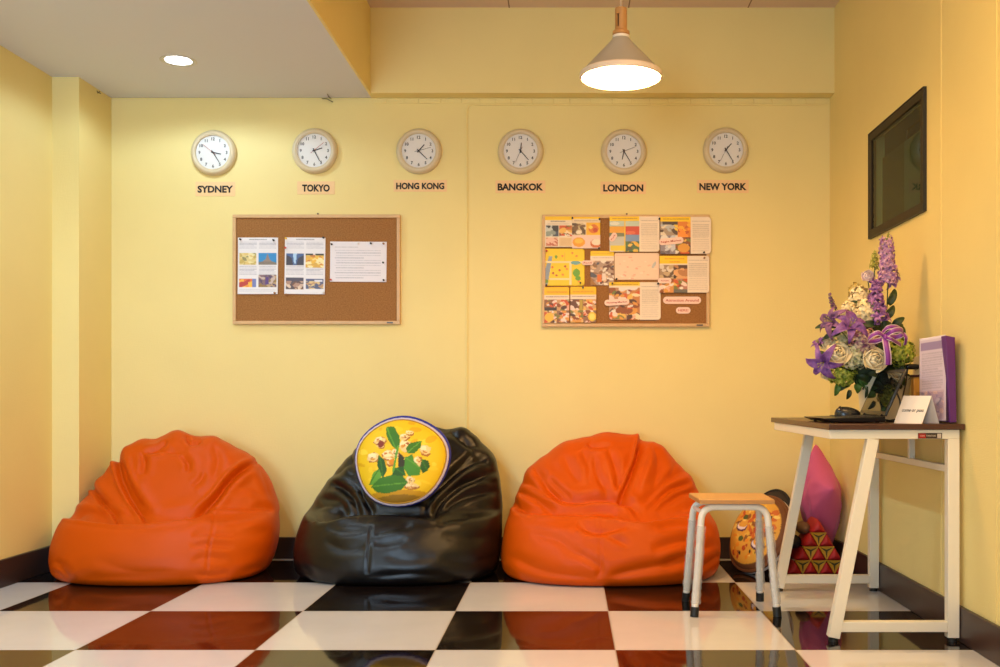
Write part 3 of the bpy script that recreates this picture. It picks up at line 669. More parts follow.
# cut-out captions
REDT = mat('caption_red', rgb(196, 84, 60), .6); TAGP = mat('caption_paper', rgb(250, 214, 198), .6)
def caption(a, b, s, ang, label, h, wd, m=REDT, lift=.0125):
    (x0, y0), (x1, y1) = z5(*a), z5(*b); y = PY - lift
    cx, cz = PX((x0 + x1) / 2, y), PZ((y0 + y1) / 2, y); W, H = (x1 - x0) * y / 1000, (y1 - y0) * y / 1000
    ca, sa = math.cos(ang), math.sin(ang); n = 10; pl_ = []
    r = H / 2
    for k in range(n + 1): t_ = -PI / 2 + PI * k / n; pl_.append((W / 2 - r + r * math.cos(t_), r * math.sin(t_)))
    for k in range(n + 1): t_ = PI / 2 + PI * k / n; pl_.append((-W / 2 + r + r * math.cos(t_), r * math.sin(t_)))
    pl_ = [(cx + u * ca - v * sa, cz + u * sa + v * ca) for u, v in pl_]
    o = tag(obj('caption_strip', MB().prism(pl_, y - .0006, y + .0006), TAGP), label, 'paper', 'cut-out captions on the right board')
    text('lettering', s, m, o, (cx, y - .0012, cz), h, wd, .012, R=rotm(0, -ang, 0), extrude=.0003)
caption((657, 470), (852, 507), 'Attraction Around', 0, 'long pink caption strip reading Attraction Around on bare cork', .0135, .172, lift=.001)
caption((723, 524), (798, 557), 'HERE!', 0, 'small pink caption below the Attraction Around strip', .011, .052, lift=.001)
caption((635, 168), (762, 202), 'Night Market', .10, 'pink Night Market caption across the top right page', .010, .105)
caption((356, 483), (484, 514), 'Floating Market', .06, 'pink market caption across the bottom centre page', .008, .105)
caption((376, 150), (426, 180), 'Park', .95, 'tilted pink caption at the left edge of the landscape photo page', .008, .034)
caption((240, 284), (300, 308), 'Food', .02, 'short pink caption between the map and the narrow page', .008, .04)
caption((630, 374), (700, 402), 'Temple', .03, 'pink caption over the photos of the right edge page', .007, .042)

# pushpins
def pin(px, py, m, where, lift=0.0):
    y = PY - .0018 - lift; X, Z = PX(px, y), PZ(py, y)
    t = tag(obj('pushpin', MB().lathe([(.0012, .003), (.0012, -.002), (.0050, -.0022), (.0050, -.0040), (.0030, -.0050), (.0028, -.0110), (.0046, -.0120), (.0046, -.0140), (.003, -.0150)], (X, y, Z), 14, 'Y'), m), where, 'pushpin', 'pushpins on the cork boards')
    return t
PBK = mat('pin_black', (.012, .012, .014), .3); PRD = mat('pin_red', rgb(196, 60, 50), .3); PYL = mat('pin_yellow', rgb(236, 190, 40), .3); PWH = mat('pin_white', rgb(232, 226, 226), .3); PGN = mat('pin_green', rgb(60, 90, 80), .3); PBR = mat('pin_amber', rgb(150, 96, 40), .3)
for (x, y, m_, l) in ((106, 177, PBK, 'black pushpin in the top left corner of the temple photo sheet'), (276, 181, PBK, 'black pushpin in the top right corner of the temple photo sheet'), (282, 452, PBR, 'amber pushpin in the bottom right corner of the temple photo sheet'),
                      (340, 172, PYL, 'yellow pushpin in the top left corner of the waterfall sheet'), (532, 168, PBK, 'black pushpin in the top right corner of the waterfall sheet'), (337, 220, PRD, 'red pushpin on the left edge of the waterfall sheet'), (342, 460, PBR, 'amber pushpin at the bottom left of the waterfall sheet'), (532, 450, PWH, 'white pushpin at the bottom right of the waterfall sheet'),
                      (574, 202, PBK, 'black pushpin in the top left corner of the text sheet'), (709, 198, PWH, 'white pushpin on the top edge of the text sheet'), (775, 197, PBK, 'black pushpin on the top edge of the text sheet'), (840, 199, PBR, 'amber pushpin in the top right corner of the text sheet'), (838, 296, PBK, 'black pushpin on the right edge of the text sheet'), (570, 384, PRD, 'red pushpin in the bottom left corner of the text sheet'), (841, 386, PBK, 'black pushpin in the bottom right corner of the text sheet')):
    pin(*z4(x, y), m_, l, .004 if y > 430 else 0)
for (x, y, m_, l) in ((192, 68, PBK, 'black pushpin between the first two top pages of the right board'), (331, 73, PBK, 'black pushpin at the top right of the orange noodle page'), (638, 72, PBK, 'black pushpin between the landscape page and the top right page'), (866, 244, PBK, 'black pushpin below the top right page'), (868, 272, PBR, 'brown pushpin at the top right of the right edge page'),
                      (60, 236, PRD, 'red pushpin in the top left corner of the yellow map'), (233, 400, PBK, 'black pushpin in the bottom right corner of the yellow map'), (58, 412, PBK, 'black pushpin in the bottom left corner of the yellow map'), (246, 424, PGN, 'green pushpin at the top of the restaurant page'), (397, 403, PBK, 'black pushpin in the yellow header of the bottom centre page'), (631, 404, PBK, 'black pushpin at the top right of the bottom centre page'), (418, 380, PBK, 'black pushpin at the bottom left of the pale pink map'), (328, 222, PBK, 'black pushpin at the bottom right of the orange noodle page')):
    pin(*z5(x, y), m_, l, .0085 if (415 < y < 430 or y < 90 or x > 800 or y == 222) else .002)
# ================================================================== BEAN BAGS
def smooth_poly(pts, n=24):
    pts = [np.array(p, float) for p in pts]
    if len(pts) == 2: return np.array([pts[0] + (pts[1] - pts[0]) * t for t in np.linspace(0, 1, n)])
    ext = [2 * pts[0] - pts[1]] + pts + [2 * pts[-1] - pts[-2]]; out = []
    for i in range(1, len(ext) - 2):
        p0, p1, p2, p3 = ext[i - 1:i + 3]
        for t in np.linspace(0, 1, 8, endpoint=False):
            out.append(.5 * ((2 * p1) + (-p0 + p2) * t + (2 * p0 - 5 * p1 + 4 * p2 - p3) * t * t + (-p0 + 3 * p1 - 3 * p2 + p3) * t ** 3))
    out.append(pts[-1]); return np.array(out)
def vnoise(p, seed):
    """smooth noise from a few sine waves"""
    r = np.random.default_rng(seed); s = np.zeros(len(p))
    for k in range(9):
        fr = r.normal(size=3); fr *= r.uniform(6, 26) / np.linalg.norm(fr); s += np.sin(p @ fr + r.uniform(0, 6)) / (1 + np.linalg.norm(fr) / 12)
    return s / 4
def bean_bag(label, cx, cy, prof, creases, m, z_off, seed, seam, bumps=(), NR=230, NA=420, group='bean bags along the back wall'):
    prof = np.array(prof, float)
    dl = np.r_[0, np.cumsum(np.sqrt((np.diff(prof, axis=0) ** 2).sum(1)))]
    tt = np.linspace(0, dl[-1], 900); pr = np.stack([np.interp(tt, dl, prof[:, i]) for i in range(5)], 1)
    ker = np.exp(-np.linspace(-2.2, 2.2, 61) ** 2); ker /= ker.sum()
    pad = np.concatenate([2 * pr[:1] - pr[1:31][::-1], pr, 2 * pr[-1:] - pr[-31:-1][::-1]])
    sm = np.stack([np.convolve(pad[:, i], ker, 'valid') for i in range(5)], 1)
    ii = np.linspace(0, 899, NR).astype(int); sm = sm[ii]; sm[:, 0] = np.maximum.accumulate(sm[:, 0]); 
    a = np.linspace(0, 2 * PI, NA, endpoint=False); c, s = np.cos(a), np.sin(a); ex = 2 / 2.35
    cc = np.sign(c) * np.abs(c) ** ex; sc = np.sign(s) * np.abs(s) ** ex
    z = sm[:, 0][:, None] + 0 * cc[None]; xl, xr, yf, yb = [sm[:, i][:, None] for i in (1, 2, 3, 4)]
    mid = (yf + yb) / 2; hd = (yb - yf) / 2
    x = np.where(cc[None] > 0, xr * cc[None], xl * cc[None]); y = mid + hd * sc[None]
    V = np.stack([x, y, z], -1) + np.array([cx, cy, z_off])
    def normals(V):
        du = np.roll(V, -1, 1) - np.roll(V, 1, 1); dv = np.empty_like(V); dv[1:-1] = V[2:] - V[:-2]; dv[0] = V[1] - V[0]; dv[-1] = V[-1] - V[-2]
        n = np.cross(du, dv); return n / (np.linalg.norm(n, axis=-1, keepdims=True) + 1e-9)
    n = normals(V); f = V.reshape(-1, 3); nf = n.reshape(-1, 3)
    # unfold the front on a frontal map so that folds traced along it meet the surface
    px = VX + f[:, 0] / f[:, 1] * FPX; py = VY + (CAMZ - f[:, 2]) / f[:, 1] * FPX
    front = np.clip((-nf[:, 1] + .02) / .42, 0, 1); front = np.maximum(front, np.clip((nf[:, 2] - .2) / .3, 0, 1) * (f[:, 1] < cy + .25))
    D = vnoise(f, seed) * .0045
    for cr in creases:
        pts, dep, sa, sb = cr[:4]; step = cr[4] if len(cr) > 4 else 0
        pl_ = smooth_poly(pts); k = (px > pl_[:, 0].min() - 30) & (px < pl_[:, 0].max() + 30) & (py > pl_[:, 1].min() - 30) & (py < pl_[:, 1].max() + 30) & (front > 0)
        idx = np.nonzero(k)[0]
        if not len(idx): continue
        q = np.stack([px[idx], py[idx]], 1); A, B = pl_[:-1], pl_[1:]; AB = B - A; l2 = (AB ** 2).sum(1) + 1e-9
        t = np.clip(((q[:, None] - A) * AB).sum(-1) / l2, 0, 1); dd = q[:, None] - (A + AB * t[..., None]); d2 = (dd ** 2).sum(-1); j = d2.argmin(1); r = np.arange(len(idx))
        dist = np.sqrt(d2[r, j]); side = np.sign(AB[j, 0] * (q[:, 1] - A[j, 1]) - AB[j, 1] * (q[:, 0] - A[j, 0])); arc = (j + t[r, j]) / len(A)
        tap = np.clip(np.minimum(arc, 1 - arc) * 5, 0, 1) ** .7 * (1.0) ; tap = np.maximum(tap, cr[5] if len(cr) > 5 else 0)
        sg = np.where(side > 0, sa, sb)   # side > 0: below / right-hand of the direction in the picture
        g = np.exp(-(dist / sg) ** 1.6) * dep - np.where(side > 0, 1, -1) * step * np.exp(-dist / 14) * (1 - np.exp(-dist / 2.0))
        # a soft ridge next to each groove
        g -= dep * .35 * np.exp(-((dist - 2.4 * sg) / (1.3 * sg)) ** 2)
        D[idx] -= g * tap * front[idx]
    for bx_, by_, br_, bh_ in bumps: D += bh_ * np.exp(-((px - bx_) ** 2 + (py - by_) ** 2) / br_ ** 2)
    foot = np.clip((f[:, 2] - .015) / .04, 0, 1); D *= foot
    f2 = f + nf * D[:, None]
    k_ = f2[:, 1] > 4.825; f2[k_, 0] = np.maximum(f2[k_, 0], -2.352)
    f2[:, 2] = np.maximum(f2[:, 2], .001); f2[:, 1] = np.minimum(f2[:, 1], YB - .016)
    V = f2.reshape(V.shape)
    bot = V[0].mean(0); top = V[-1].mean(0); vs = V.reshape(-1, 3).tolist() + [bot.tolist(), top.tolist()]
    I = np.arange(NR * NA).reshape(NR, NA); J = np.roll(I, -1, 1)
    fs = np.stack([I[:-1], J[:-1], J[1:], I[1:]], -1).reshape(-1, 4).tolist()
    nb = NR * NA; fs += [(int(J[0, k]), int(I[0, k]), nb) for k in range(NA)] + [(int(I[-1, k]), int(J[-1, k]), nb + 1) for k in range(NA)]
    me = bpy.data.meshes.new('bean_bag'); me.from_pydata(vs, [], fs); me.update()
    base = Vector((cx, cy, 0)); t = thing('bean_bag', label, 'bean bag', base, group)
    o = finish('cover', me, m, t, 0, 180, 0, calc=False)
    # seam thread along the front, laid on the surface
    sp_ = smooth_poly(seam); pts = []
    P2 = np.stack([VX + f2[:, 0] / f2[:, 1] * FPX, VY + (CAMZ - f2[:, 2]) / f2[:, 1] * FPX], 1); okk = (nf[:, 1] < -.2)
    for q in sp_[::2]:
        dd = ((P2 - q) ** 2).sum(1) + np.where(okk, 0, 1e6); j = dd.argmin(); pts.append(Vector(f2[j] + nf[j] * .0004))
    obj('seam', MB().tube(pts, .0013, 6), m, t)
    return t, f2
def zz(ox, oy, sc, *pts): return [(ox + x / sc, oy + y / sc) for x, y in pts]
# left orange bag ---------------------------------------------------------
q = lambda *p: zz(40, 420, 3.704, *p)
CR = [
    (q((276, 100), (281, 160), (300, 225), (333, 290), (370, 342), (412, 380)), .034, 1.7, 5.5, -.006, .1),
    (q((300, 150), (325, 215), (360, 290), (415, 360)), .010, 3, 3, 0),
    (q((180, 208), (190, 255), (230, 305), (275, 350), (305, 382)), .022, 1.6, 4, -.004, .05),
    (q((800, 158), (745, 183), (695, 228), (655, 280), (612, 322), (565, 360)), .034, 2.0, 3.6, .006, .3),
    (q((75, 352), (130, 364), (200, 374), (300, 383), (430, 378), (560, 360), (625, 336)), .030, 1.5, 5, .004, .0),
    (q((625, 336), (700, 322), (860, 335)), .008, 2, 5, 0),
    (q((120, 355), (190, 340), (270, 372)), .010, 2.5, 3),
    (q((375, 115), (385, 160), (378, 205)), .014, 2.5, 3), (q((345, 120), (350, 180), (372, 250)), .007, 3, 3), (q((520, 130), (548, 160), (545, 195)), .012, 2, 3), (q((610, 190), (590, 225), (560, 245)), .010, 2, 3),
    (q((470, 75), (440, 100), (385, 120)), .014, 2, 3), (q((540, 60), (560, 85), (600, 78)), .014, 2, 2.5), (q((385, 115), (460, 118), (530, 125)), .007, 2, 3), (q((640, 90), (660, 150), (640, 220)), .008, 4, 4),
    (q((560, 430), (620, 420), (720, 428)), .010, 2.5, 4), (q((555, 470), (620, 462), (720, 470)), .008, 2.5, 4), (q((560, 520), (625, 510), (700, 522)), .005, 2.5, 4), (q((575, 575), (640, 580), (700, 570)), .008, 2, 3), (q((640, 335), (641, 400), (625, 470), (615, 575)), .004, 1.2, 1.2, 0, .8),
    (q((55, 520), (90, 560), (110, 590)), .008, 2, 4), (q((52, 560), (90, 590), (140, 603)), .010, 2, 3), (q((150, 590), (300, 585), (560, 600)), .005, 3, 5), (q((200, 520), (350, 560), (520, 560)), .005, 5, 6),
    (q((700, 590), (780, 560), (862, 530)), .008, 3, 4), (q((780, 330), (820, 322), (866, 338)), .006, 2, 3), (q((700, 260), (780, 250), (840, 290)), .008, 4, 5), (q((810, 170), (835, 230), (862, 300)), .006, 3, 4), (q((690, 400), (780, 420), (860, 410)), .006, 5, 6), (q((160, 265), (200, 290), (230, 330)), .007, 3, 4)]
prof = [(0, .42, .41, -.33, .27), (.004, .475, .455, -.375, .30), (.03, .50, .48, -.40, .32), (.08, .512, .50, -.405, .345), (.14, .515, .512, -.392, .36), (.20, .508, .515, -.362, .368), (.245, .498, .508, -.33, .37), (.268, .49, .50, -.29, .37), (.280, .482, .496, -.225, .37), (.292, .476, .492, -.165, .368), (.33, .455, .478, -.125, .365), (.39, .43, .452, -.085, .36), (.45, .392, .42, -.045, .355), (.51, .35, .37, -.005, .345), (.56, .305, .31, .035, .33), (.60, .26, .232, .075, .305), (.632, .20, .15, .12, .275), (.650, .13, .07, .16, .24), (.656, .07, .01, .19, .205)]
bean_bag('orange bean bag in the left corner beside the wall pillar', -1.915, 4.80, prof, CR, ORANGE, 0, 3, q((640, 337), (641, 400), (625, 470), (614, 560)), [(177, 433, 9, .020), (156, 438, 8, -.014), (196, 437, 7, -.012), (214, 440, 8, .010), (138, 441, 8, .008), (124, 446, 6, .014), (98, 470, 7, -.010), (235, 452, 8, -.006)])
# black bag -----------------------------------------------------------------
q = lambda *p: zz(290, 420, 3.7045, *p)
CR = [
    (q((110, 372), (180, 362), (250, 350), (330, 346), (430, 352), (520, 362), (560, 350)), .030, 1.8, 5, .004, .3),
    (q((530, 362), (560, 305), (640, 240), (768, 190)), .020, 2.5, 4, .003), (q((495, 350), (520, 290), (575, 235), (660, 170), (735, 140)), .018, 2.5, 4), (q((560, 345), (640, 290), (775, 262)), .012, 3, 4), (q((545, 250), (620, 180), (690, 110)), .010, 3, 3),
    (q((255, 345), (240, 295), (195, 250), (150, 235)), .018, 2.5, 4), (q((310, 335), (280, 300), (262, 262)), .014, 2.5, 3), (q((125, 210), (180, 190), (245, 130)), .008, 3, 4), (q((215, 340), (180, 300), (110, 290)), .010, 3, 4), (q((90, 330), (150, 320), (230, 345)), .008, 3, 4),
    (q((230, 95), (225, 150), (235, 200)), .010, 3, 3), (q((590, 40), (640, 80), (700, 100)), .010, 2.5, 3), (q((625, 45), (690, 130), (745, 180)), .008, 3, 3),
    (q((135, 400), (200, 410), (295, 400)), .007, 3, 4), (q((300, 425), (380, 405), (455, 392)), .009, 2.5, 4), (q((295, 450), (360, 455), (430, 440)), .007, 3, 4), (q((130, 450), (200, 480), (285, 470)), .006, 4, 4), (q((300, 395), (294, 470), (285, 565)), .004, 1.2, 1.2, 0, .8),
    (q((545, 385), (590, 370), (660, 365)), .008, 3, 3), (q((560, 420), (660, 440), (770, 420)), .006, 6, 6), (q((560, 520), (680, 530), (775, 500)), .006, 6, 6), (q((40, 540), (110, 590), (200, 600)), .008, 3, 4), (q((300, 590), (450, 570), (600, 590)), .006, 4, 5), (q((350, 500), (430, 520), (540, 505)), .006, 5, 6), (q((610, 240), (690, 225), (770, 232)), .006, 3, 3)]
prof = [(0, .41, .39, -.32, .27), (.004, .465, .44, -.365, .30), (.03, .488, .46, -.385, .32), (.08, .496, .47, -.392, .345), (.14, .498, .474, -.380, .36), (.20, .488, .478, -.352, .368), (.25, .474, .477, -.325, .37), (.275, .466, .476, -.285, .37), (.288, .46, .475, -.22, .37), (.30, .455, .474, -.165, .368), (.34, .437, .472, -.125, .365), (.39, .41, .466, -.085, .36), (.45, .375, .458, -.045, .355), (.51, .33, .44, -.005, .35), (.56, .285, .42, .035, .34), (.60, .235, .385, .07, .325), (.64, .175, .34, .11, .305), (.67, .11, .28, .15, .275), (.688, .05, .20, .185, .25), (.694, .0, .10, .20, .225)]
bb, bbf = bean_bag('black leather-look bean bag between the two orange ones', -.797, 4.80, prof, CR, BLACKL, 0, 8, q((300, 395), (294, 470), (286, 560)), [(463, 431, 8, .014), (446, 428, 7, -.010), (480, 446, 6, -.008), (490, 462, 7, .010), (340, 460, 7, -.008), (350, 446, 6, .012)])
# right orange bag -------------------------------------------------------------
q = lambda *p: zz(490, 420, 3.704, *p)
CR = [
    (q((562, 52), (547, 130), (522, 200), (495, 262), (478, 308)), .038, 1.7, 5, -.005, .5), (q((535, 110), (508, 185), (480, 260)), .010, 3, 3),
    (q((95, 325), (200, 350), (330, 353), (450, 362), (560, 374), (620, 366), (740, 348)), .026, 1.7, 5, .004, .25),
    (q((178, 205), (215, 255), (262, 296), (330, 303), (430, 296), (505, 318), (575, 370)), .028, 3.0, 4, .008, .4),
    (q((215, 212), (260, 255), (300, 290)), .012, 2.5, 3), (q((440, 105), (468, 190), (476, 280)), .014, 2.5, 3.5), (q((385, 120), (398, 200), (445, 285)), .014, 3, 3.5), (q((340, 110), (365, 170), (370, 240)), .010, 3, 4), (q((275, 130), (300, 190), (330, 230)), .008, 3, 4), (q((360, 80), (385, 98), (450, 96)), .010, 2, 2.5),
    (q((765, 262), (690, 285), (612, 345)), .016, 2.5, 3.5), (q((742, 235), (660, 262), (575, 345)), .018, 2.5, 3.5), (q((718, 185), (640, 240), (555, 330)), .012, 3, 3.5), (q((600, 90), (625, 170), (600, 260)), .010, 4, 4), (q((690, 150), (670, 200), (640, 220)), .006, 3, 3), (q((590, 110), (560, 200), (530, 290)), .010, 3, 3),
    (q((100, 265), (150, 285), (240, 345)), .012, 2.5, 4), (q((110, 232), (160, 245), (230, 300)), .010, 2.5, 3.5), (q((85, 290), (100, 320), (150, 350)), .010, 3, 3),
    (q((322, 392), (400, 412), (505, 400)), .018, 2.5, 5, .003), (q((330, 420), (430, 428), (520, 470)), .010, 2.5, 4), (q((405, 375), (408, 470), (410, 565)), .004, 1.2, 1.2, 0, .8), (q((600, 480), (690, 455), (800, 430)), .012, 4, 5), (q((60, 500), (200, 560), (400, 592)), .008, 4, 5), (q((430, 580), (600, 545), (780, 520)), .012, 4, 5), (q((300, 480), (400, 540), (400, 590)), .008, 3, 4), (q((50, 545), (100, 590), (180, 605)), .010, 3, 4), (q((620, 400), (700, 390), (820, 400)), .010, 4, 4), (q((760, 560), (820, 520), (858, 500)), .008, 3, 4), (q((340, 345), (420, 340), (540, 368)), .012, 2, 3), (q((780, 310), (810, 340), (840, 400)), .006, 3, 3), (q((640, 540), (730, 500), (850, 460)), .008, 4, 5), (q((150, 420), (260, 450), (330, 520)), .007, 5, 6)]
prof = [(0, .43, .42, -.33, .27), (.004, .485, .475, -.38, .30), (.03, .508, .505, -.408, .32), (.08, .516, .518, -.412, .345), (.14, .514, .522, -.402, .36), (.20, .507, .515, -.376, .368), (.25, .495, .503, -.345, .37), (.283, .481, .484, -.295, .37), (.296, .476, .478, -.23, .37), (.308, .472, .472, -.175, .368), (.34, .462, .455, -.13, .365), (.39, .444, .43, -.09, .36), (.44, .42, .402, -.055, .355), (.49, .385, .362, -.015, .345), (.54, .34, .318, .025, .33), (.585, .275, .265, .065, .31), (.62, .20, .205, .105, .285), (.642, .12, .155, .145, .26), (.654, .05, .10, .175, .235), (.660, .0, .05, .19, .21)]
bean_bag('orange bean bag to the right of the black one, behind the stool', .200, 4.795, prof, CR, ORANGE, 0, 21, q((406, 378), (408, 470), (410, 560)), [(590, 441, 6, -.008), (605, 437, 10, .008), (638, 434, 7, .012), (649, 437, 5, -.012), (662, 446, 8, .012), (565, 446, 8, .008), (548, 455, 7, -.006), (690, 478, 7, .008), (528, 470, 7, .008)])

# ================================================================== ROUND CUSHIONS
def disc_cushion(name, label, C, u, n, R, thick, cv, back_m, cat='cushion', group=None, rim=None, wob=.02, print_r=1.0):
    """u: in-plane 'right' direction, n: outward normal of the printed side"""
    u = Vector(u).normalized(); n = Vector(n); n = (n - u * n.dot(u)).normalized(); v = n.cross(u) * -1
    if v.z < 0: v = -v
    C = Vector(C); N = 130
    def shape(a, b, side, k=1.0):
        r = math.hypot(a, b); th = math.atan2(b, a); rr_ = R * (1 + wob * math.sin(3 * th + .6) + wob * .6 * math.sin(5 * th)) * k
        h = thick / 2 * max(0, 1 - min(r, 1) ** 3.0) ** .62
        h += .004 * math.sin(7 * a + 3 * b) * (1 - r) + .003 * math.sin(11 * b - 4 * a) * (1 - r)
        return C + u * (a * rr_) + v * (b * rr_) + n * side * h
    t = thing(name, label, cat, (C.x, C.y, max(0, C.z - R)), group)
    for side, nm in ((1, 'printed_front'), (-1, 'back')):
        nn = N if side == 1 else 40
        vs = []; col = []
        for j in range(nn + 1):
            for i in range(nn + 1):
                a, b = 2 * i / nn - 1, 2 * j / nn - 1
                m_ = max(abs(a), abs(b)); l = math.hypot(a, b); s_ = m_ / l if l > 0 else 0
                aa, bb_ = a * s_, b * s_
                vs.append(shape(aa, bb_, side))
                if side == 1:
                    U, Vv = (aa + 1) / 2, (1 - bb_) / 2
                    col.append((*cv.a[min(cv.h - 1, int(Vv * (cv.h - 1) + .5)), min(cv.w - 1, int(U * (cv.w - 1) + .5))], 1))
        fs = [(j * (nn + 1) + i, j * (nn + 1) + i + 1, (j + 1) * (nn + 1) + i + 1, (j + 1) * (nn + 1) + i) for j in range(nn) for i in range(nn)]
        me = bpy.data.meshes.new(nm); me.from_pydata([tuple(p) for p in vs], [], fs)
        if side == 1:
            at = me.color_attributes.new('print', 'FLOAT_COLOR', 'POINT'); at.data.foreach_set('color', np.array(col).ravel())
        finish(nm, me, print_mat('printed_cloth', .65, .2) if side == 1 else back_m, t, 0, 180, 0)
    if rim:
        for nm, rad, off, mt, rk, wave, *rise in rim:
            pts = []
            M_ = 160
            for k in range(M_):
                th = 2 * PI * k / M_; p = shape(math.cos(th), math.sin(th), 0, rk)
                pts.append(p + n * (off + wave * math.sin(th * 40)) + v * (rise[0] if rise else 0))
            obj(nm, MB().tube(pts, rad, 8, closed=True), mt, t)
    return t
k = Canvas(150, 150, (240, 200, 20))
def zc(x, y): return ((x - 75) / 595, (y - 60) / 535)
def zp(*p): return [zc(*a) for a in p]
for i in range(60):
    a, r = RNG.uniform(0, 6.28), RNG.uniform(0, .46); k.ell(.5 + r * math.cos(a), .5 + r * math.sin(a), RNG.uniform(.02, .08), RNG.uniform(.01, .04), random.choice([(246, 210, 40), (232, 186, 14), (250, 216, 60), (226, 176, 10)]), RNG.uniform(-1, 1))
k.ell(.5, 1.02, .6, .16, (200, 150, 14)); k.ell(.5, 1.04, .5, .13, (150, 112, 16))
def chunk(x, y, rx, ry, ang=0):
    cx_, cy_ = zc(x, y); r_ = RNG; n_ = 7; rx /= 595; ry /= 535
    def blob(cx0, cy0, ax, ay, c):
        rr_ = r_.uniform(.72, 1.15, n_); a_ = ang + np.arange(n_) * 2 * PI / n_ + r_.uniform(-.25, .25, n_)
        k.poly([(cx0 + ax * q * math.cos(t), cy0 + ay * q * math.sin(t)) for q, t in zip(rr_, a_)], c)
    blob(cx_ + .008, cy_ + .012, rx * 1.05, ry * 1.05, (176, 112, 40)); blob(cx_, cy_, rx, ry, (236, 206, 140)); blob(cx_ - rx * .15, cy_ - ry * .2, rx * .7, ry * .6, (248, 230, 180))
    for _ in range(4): blob(cx_ + r_.uniform(-.5, .5) * rx, cy_ + r_.uniform(-.4, .6) * ry, rx * .28, ry * .22, [(200, 130, 60), (150, 84, 44), (224, 176, 100), (214, 150, 50)][_])
for a in ((235, 215, 42, 30, .3), (245, 245, 26, 20), (195, 318, 44, 32, -.4), (405, 250, 42, 48, .5), (395, 195, 34, 26), (430, 165, 30, 18, .4), (530, 280, 36, 34, -.5), (488, 360, 36, 40), (300, 310, 46, 34, -.3), (310, 350, 30, 26), (445, 465, 34, 22), (455, 500, 50, 18), (345, 300, 28, 30)): chunk(*a)
k.poly(zp((372, 300), (405, 330), (412, 400), (370, 410), (362, 350)), (54, 52, 30))
k.ell(*zc(245, 240), .035, .04, (130, 50, 40)); k.ell(*zc(470, 375), .03, .03, (170, 70, 40)); k.ell(*zc(320, 355), .03, .03, (226, 140, 30))
def leaf(pts, c, rib):
    k.poly(zp(*pts), c); a, b = np.array(zc(*pts[0])), np.array(zc(*pts[len(pts) // 2]))
    for t_ in np.linspace(.05, .95, 24): p = a + (b - a) * t_; k.ell(p[0], p[1], .007, .007, rib)
G1, G2, G3 = (58, 120, 30), (36, 90, 30), (96, 160, 50)
leaf([(268, 118), (320, 122), (362, 185), (372, 240), (350, 282), (318, 250), (290, 215), (272, 165)], G1, G3)
leaf([(512, 222), (508, 262), (470, 305), (422, 304), (416, 270), (440, 238)], G1, G3)
leaf([(235, 305), (272, 345), (295, 405), (272, 450), (240, 415), (222, 370)], G2, G1)
leaf([(410, 330), (455, 310), (470, 350), (520, 400), (510, 440), (440, 445), (405, 400)], (70, 140, 40), G3)
leaf([(520, 340), (560, 345), (578, 380), (562, 412), (530, 428), (515, 390)], G2, G1)
leaf([(345, 390), (400, 385), (420, 440), (370, 450), (330, 430)], G2, G1)
leaf([(175, 485), (200, 415), (240, 395), (262, 440), (225, 485)], G3, G1)
leaf([(190, 495), (250, 450), (330, 432), (400, 445), (436, 482), (390, 520), (300, 538), (230, 525)], G1, G3)
for t_ in np.linspace(0, 1, 30): k.ell(*zc(360 - 25 * t_, 260 + 150 * t_), .012, .012, G3)
k.a[np.hypot(k.X - .5, k.Y - .5) > .492] = rgb(196, 150, 16)
GOLDH = mat('gold_hem', rgb(170, 128, 20), .6)
LACE = mat('white_lace', rgb(206, 196, 214), .7, bump=.6, bscale=300); BLUEC = mat('blue_cloth', rgb(28, 40, 150), .6)
# the two dark fold lines low on the printed front belong to the print's seam
disc_cushion('round_cushion', 'round yellow curry-dish cushion with green leaves and blue edge on the black bean bag', (PX(401.5, 4.66), 4.66, PZ(461.5, 4.66)), (1, 0, .02), (-.06, -1, .42), .208, .12, k, BLUEC,
             rim=[('lace_trim', .0095, -.001, LACE, 1.0, .002, .003), ('blue_border', .015, -.020, BLUEC, 1.012, 0, .013), ('gold_hem', .004, .010, GOLDH, .985, .001)])
# pizza cushion on the floor behind the stool
k = Canvas(110, 110, (226, 160, 50))
k.ell(.5, .5, .5, .5, (120, 70, 34)); k.ell(.5, .5, .44, .44, (232, 170, 60))
for i in range(110):
    a, r = RNG.uniform(0, 6.28), RNG.uniform(0, .4) ; k.ell(.5 + r * math.cos(a), .5 + r * math.sin(a), RNG.uniform(.02, .06), RNG.uniform(.015, .04), random.choice([(240, 190, 70), (214, 110, 40), (250, 214, 110), (196, 80, 30), (236, 150, 40), (150, 90, 40)]), RNG.uniform(-1, 1))
for a, b in ((.62, .42), (.36, .64), (.5, .2), (.3, .35)): k.ell(a, b, .045, .035, (84, 96, 40))
for a, b in ((.3, .48), (.7, .68)): k.ell(a, b, .11, .07, (90, 40, 70)); k.ell(a, b - .01, .095, .055, (240, 226, 226)); k.ell(a + .01, b - .03, .085, .045, (232, 170, 60))
for a, b in ((.42, .82), (.6, .78), (.75, .3)): k.ell(a, b, .02, .02, (30, 24, 20))
WHC = mat('white_cloth', rgb(226, 214, 206), .7); BLC = mat('black_cloth', (.02, .017, .017), .75); BRC = mat('crust_cloth', rgb(120, 70, 34), .7)
UU = (.46, -.10, .86)
disc_cushion('round_cushion', 'round pizza-print cushion standing on the floor behind the stool', (.915, 4.80, .186), (.49, -.87, 0), (-.78, -.44, .44), .188, .105, k, WHC,
             rim=[('crust_edge', .011, -.004, BRC, .995, 0), ('white_piping', .008, -.022, WHC, 1.0, 0)], wob=.012)
k = Canvas(60, 60, (26, 20, 20)); k.ell(.5, .5, .47, .47, (40, 30, 28))
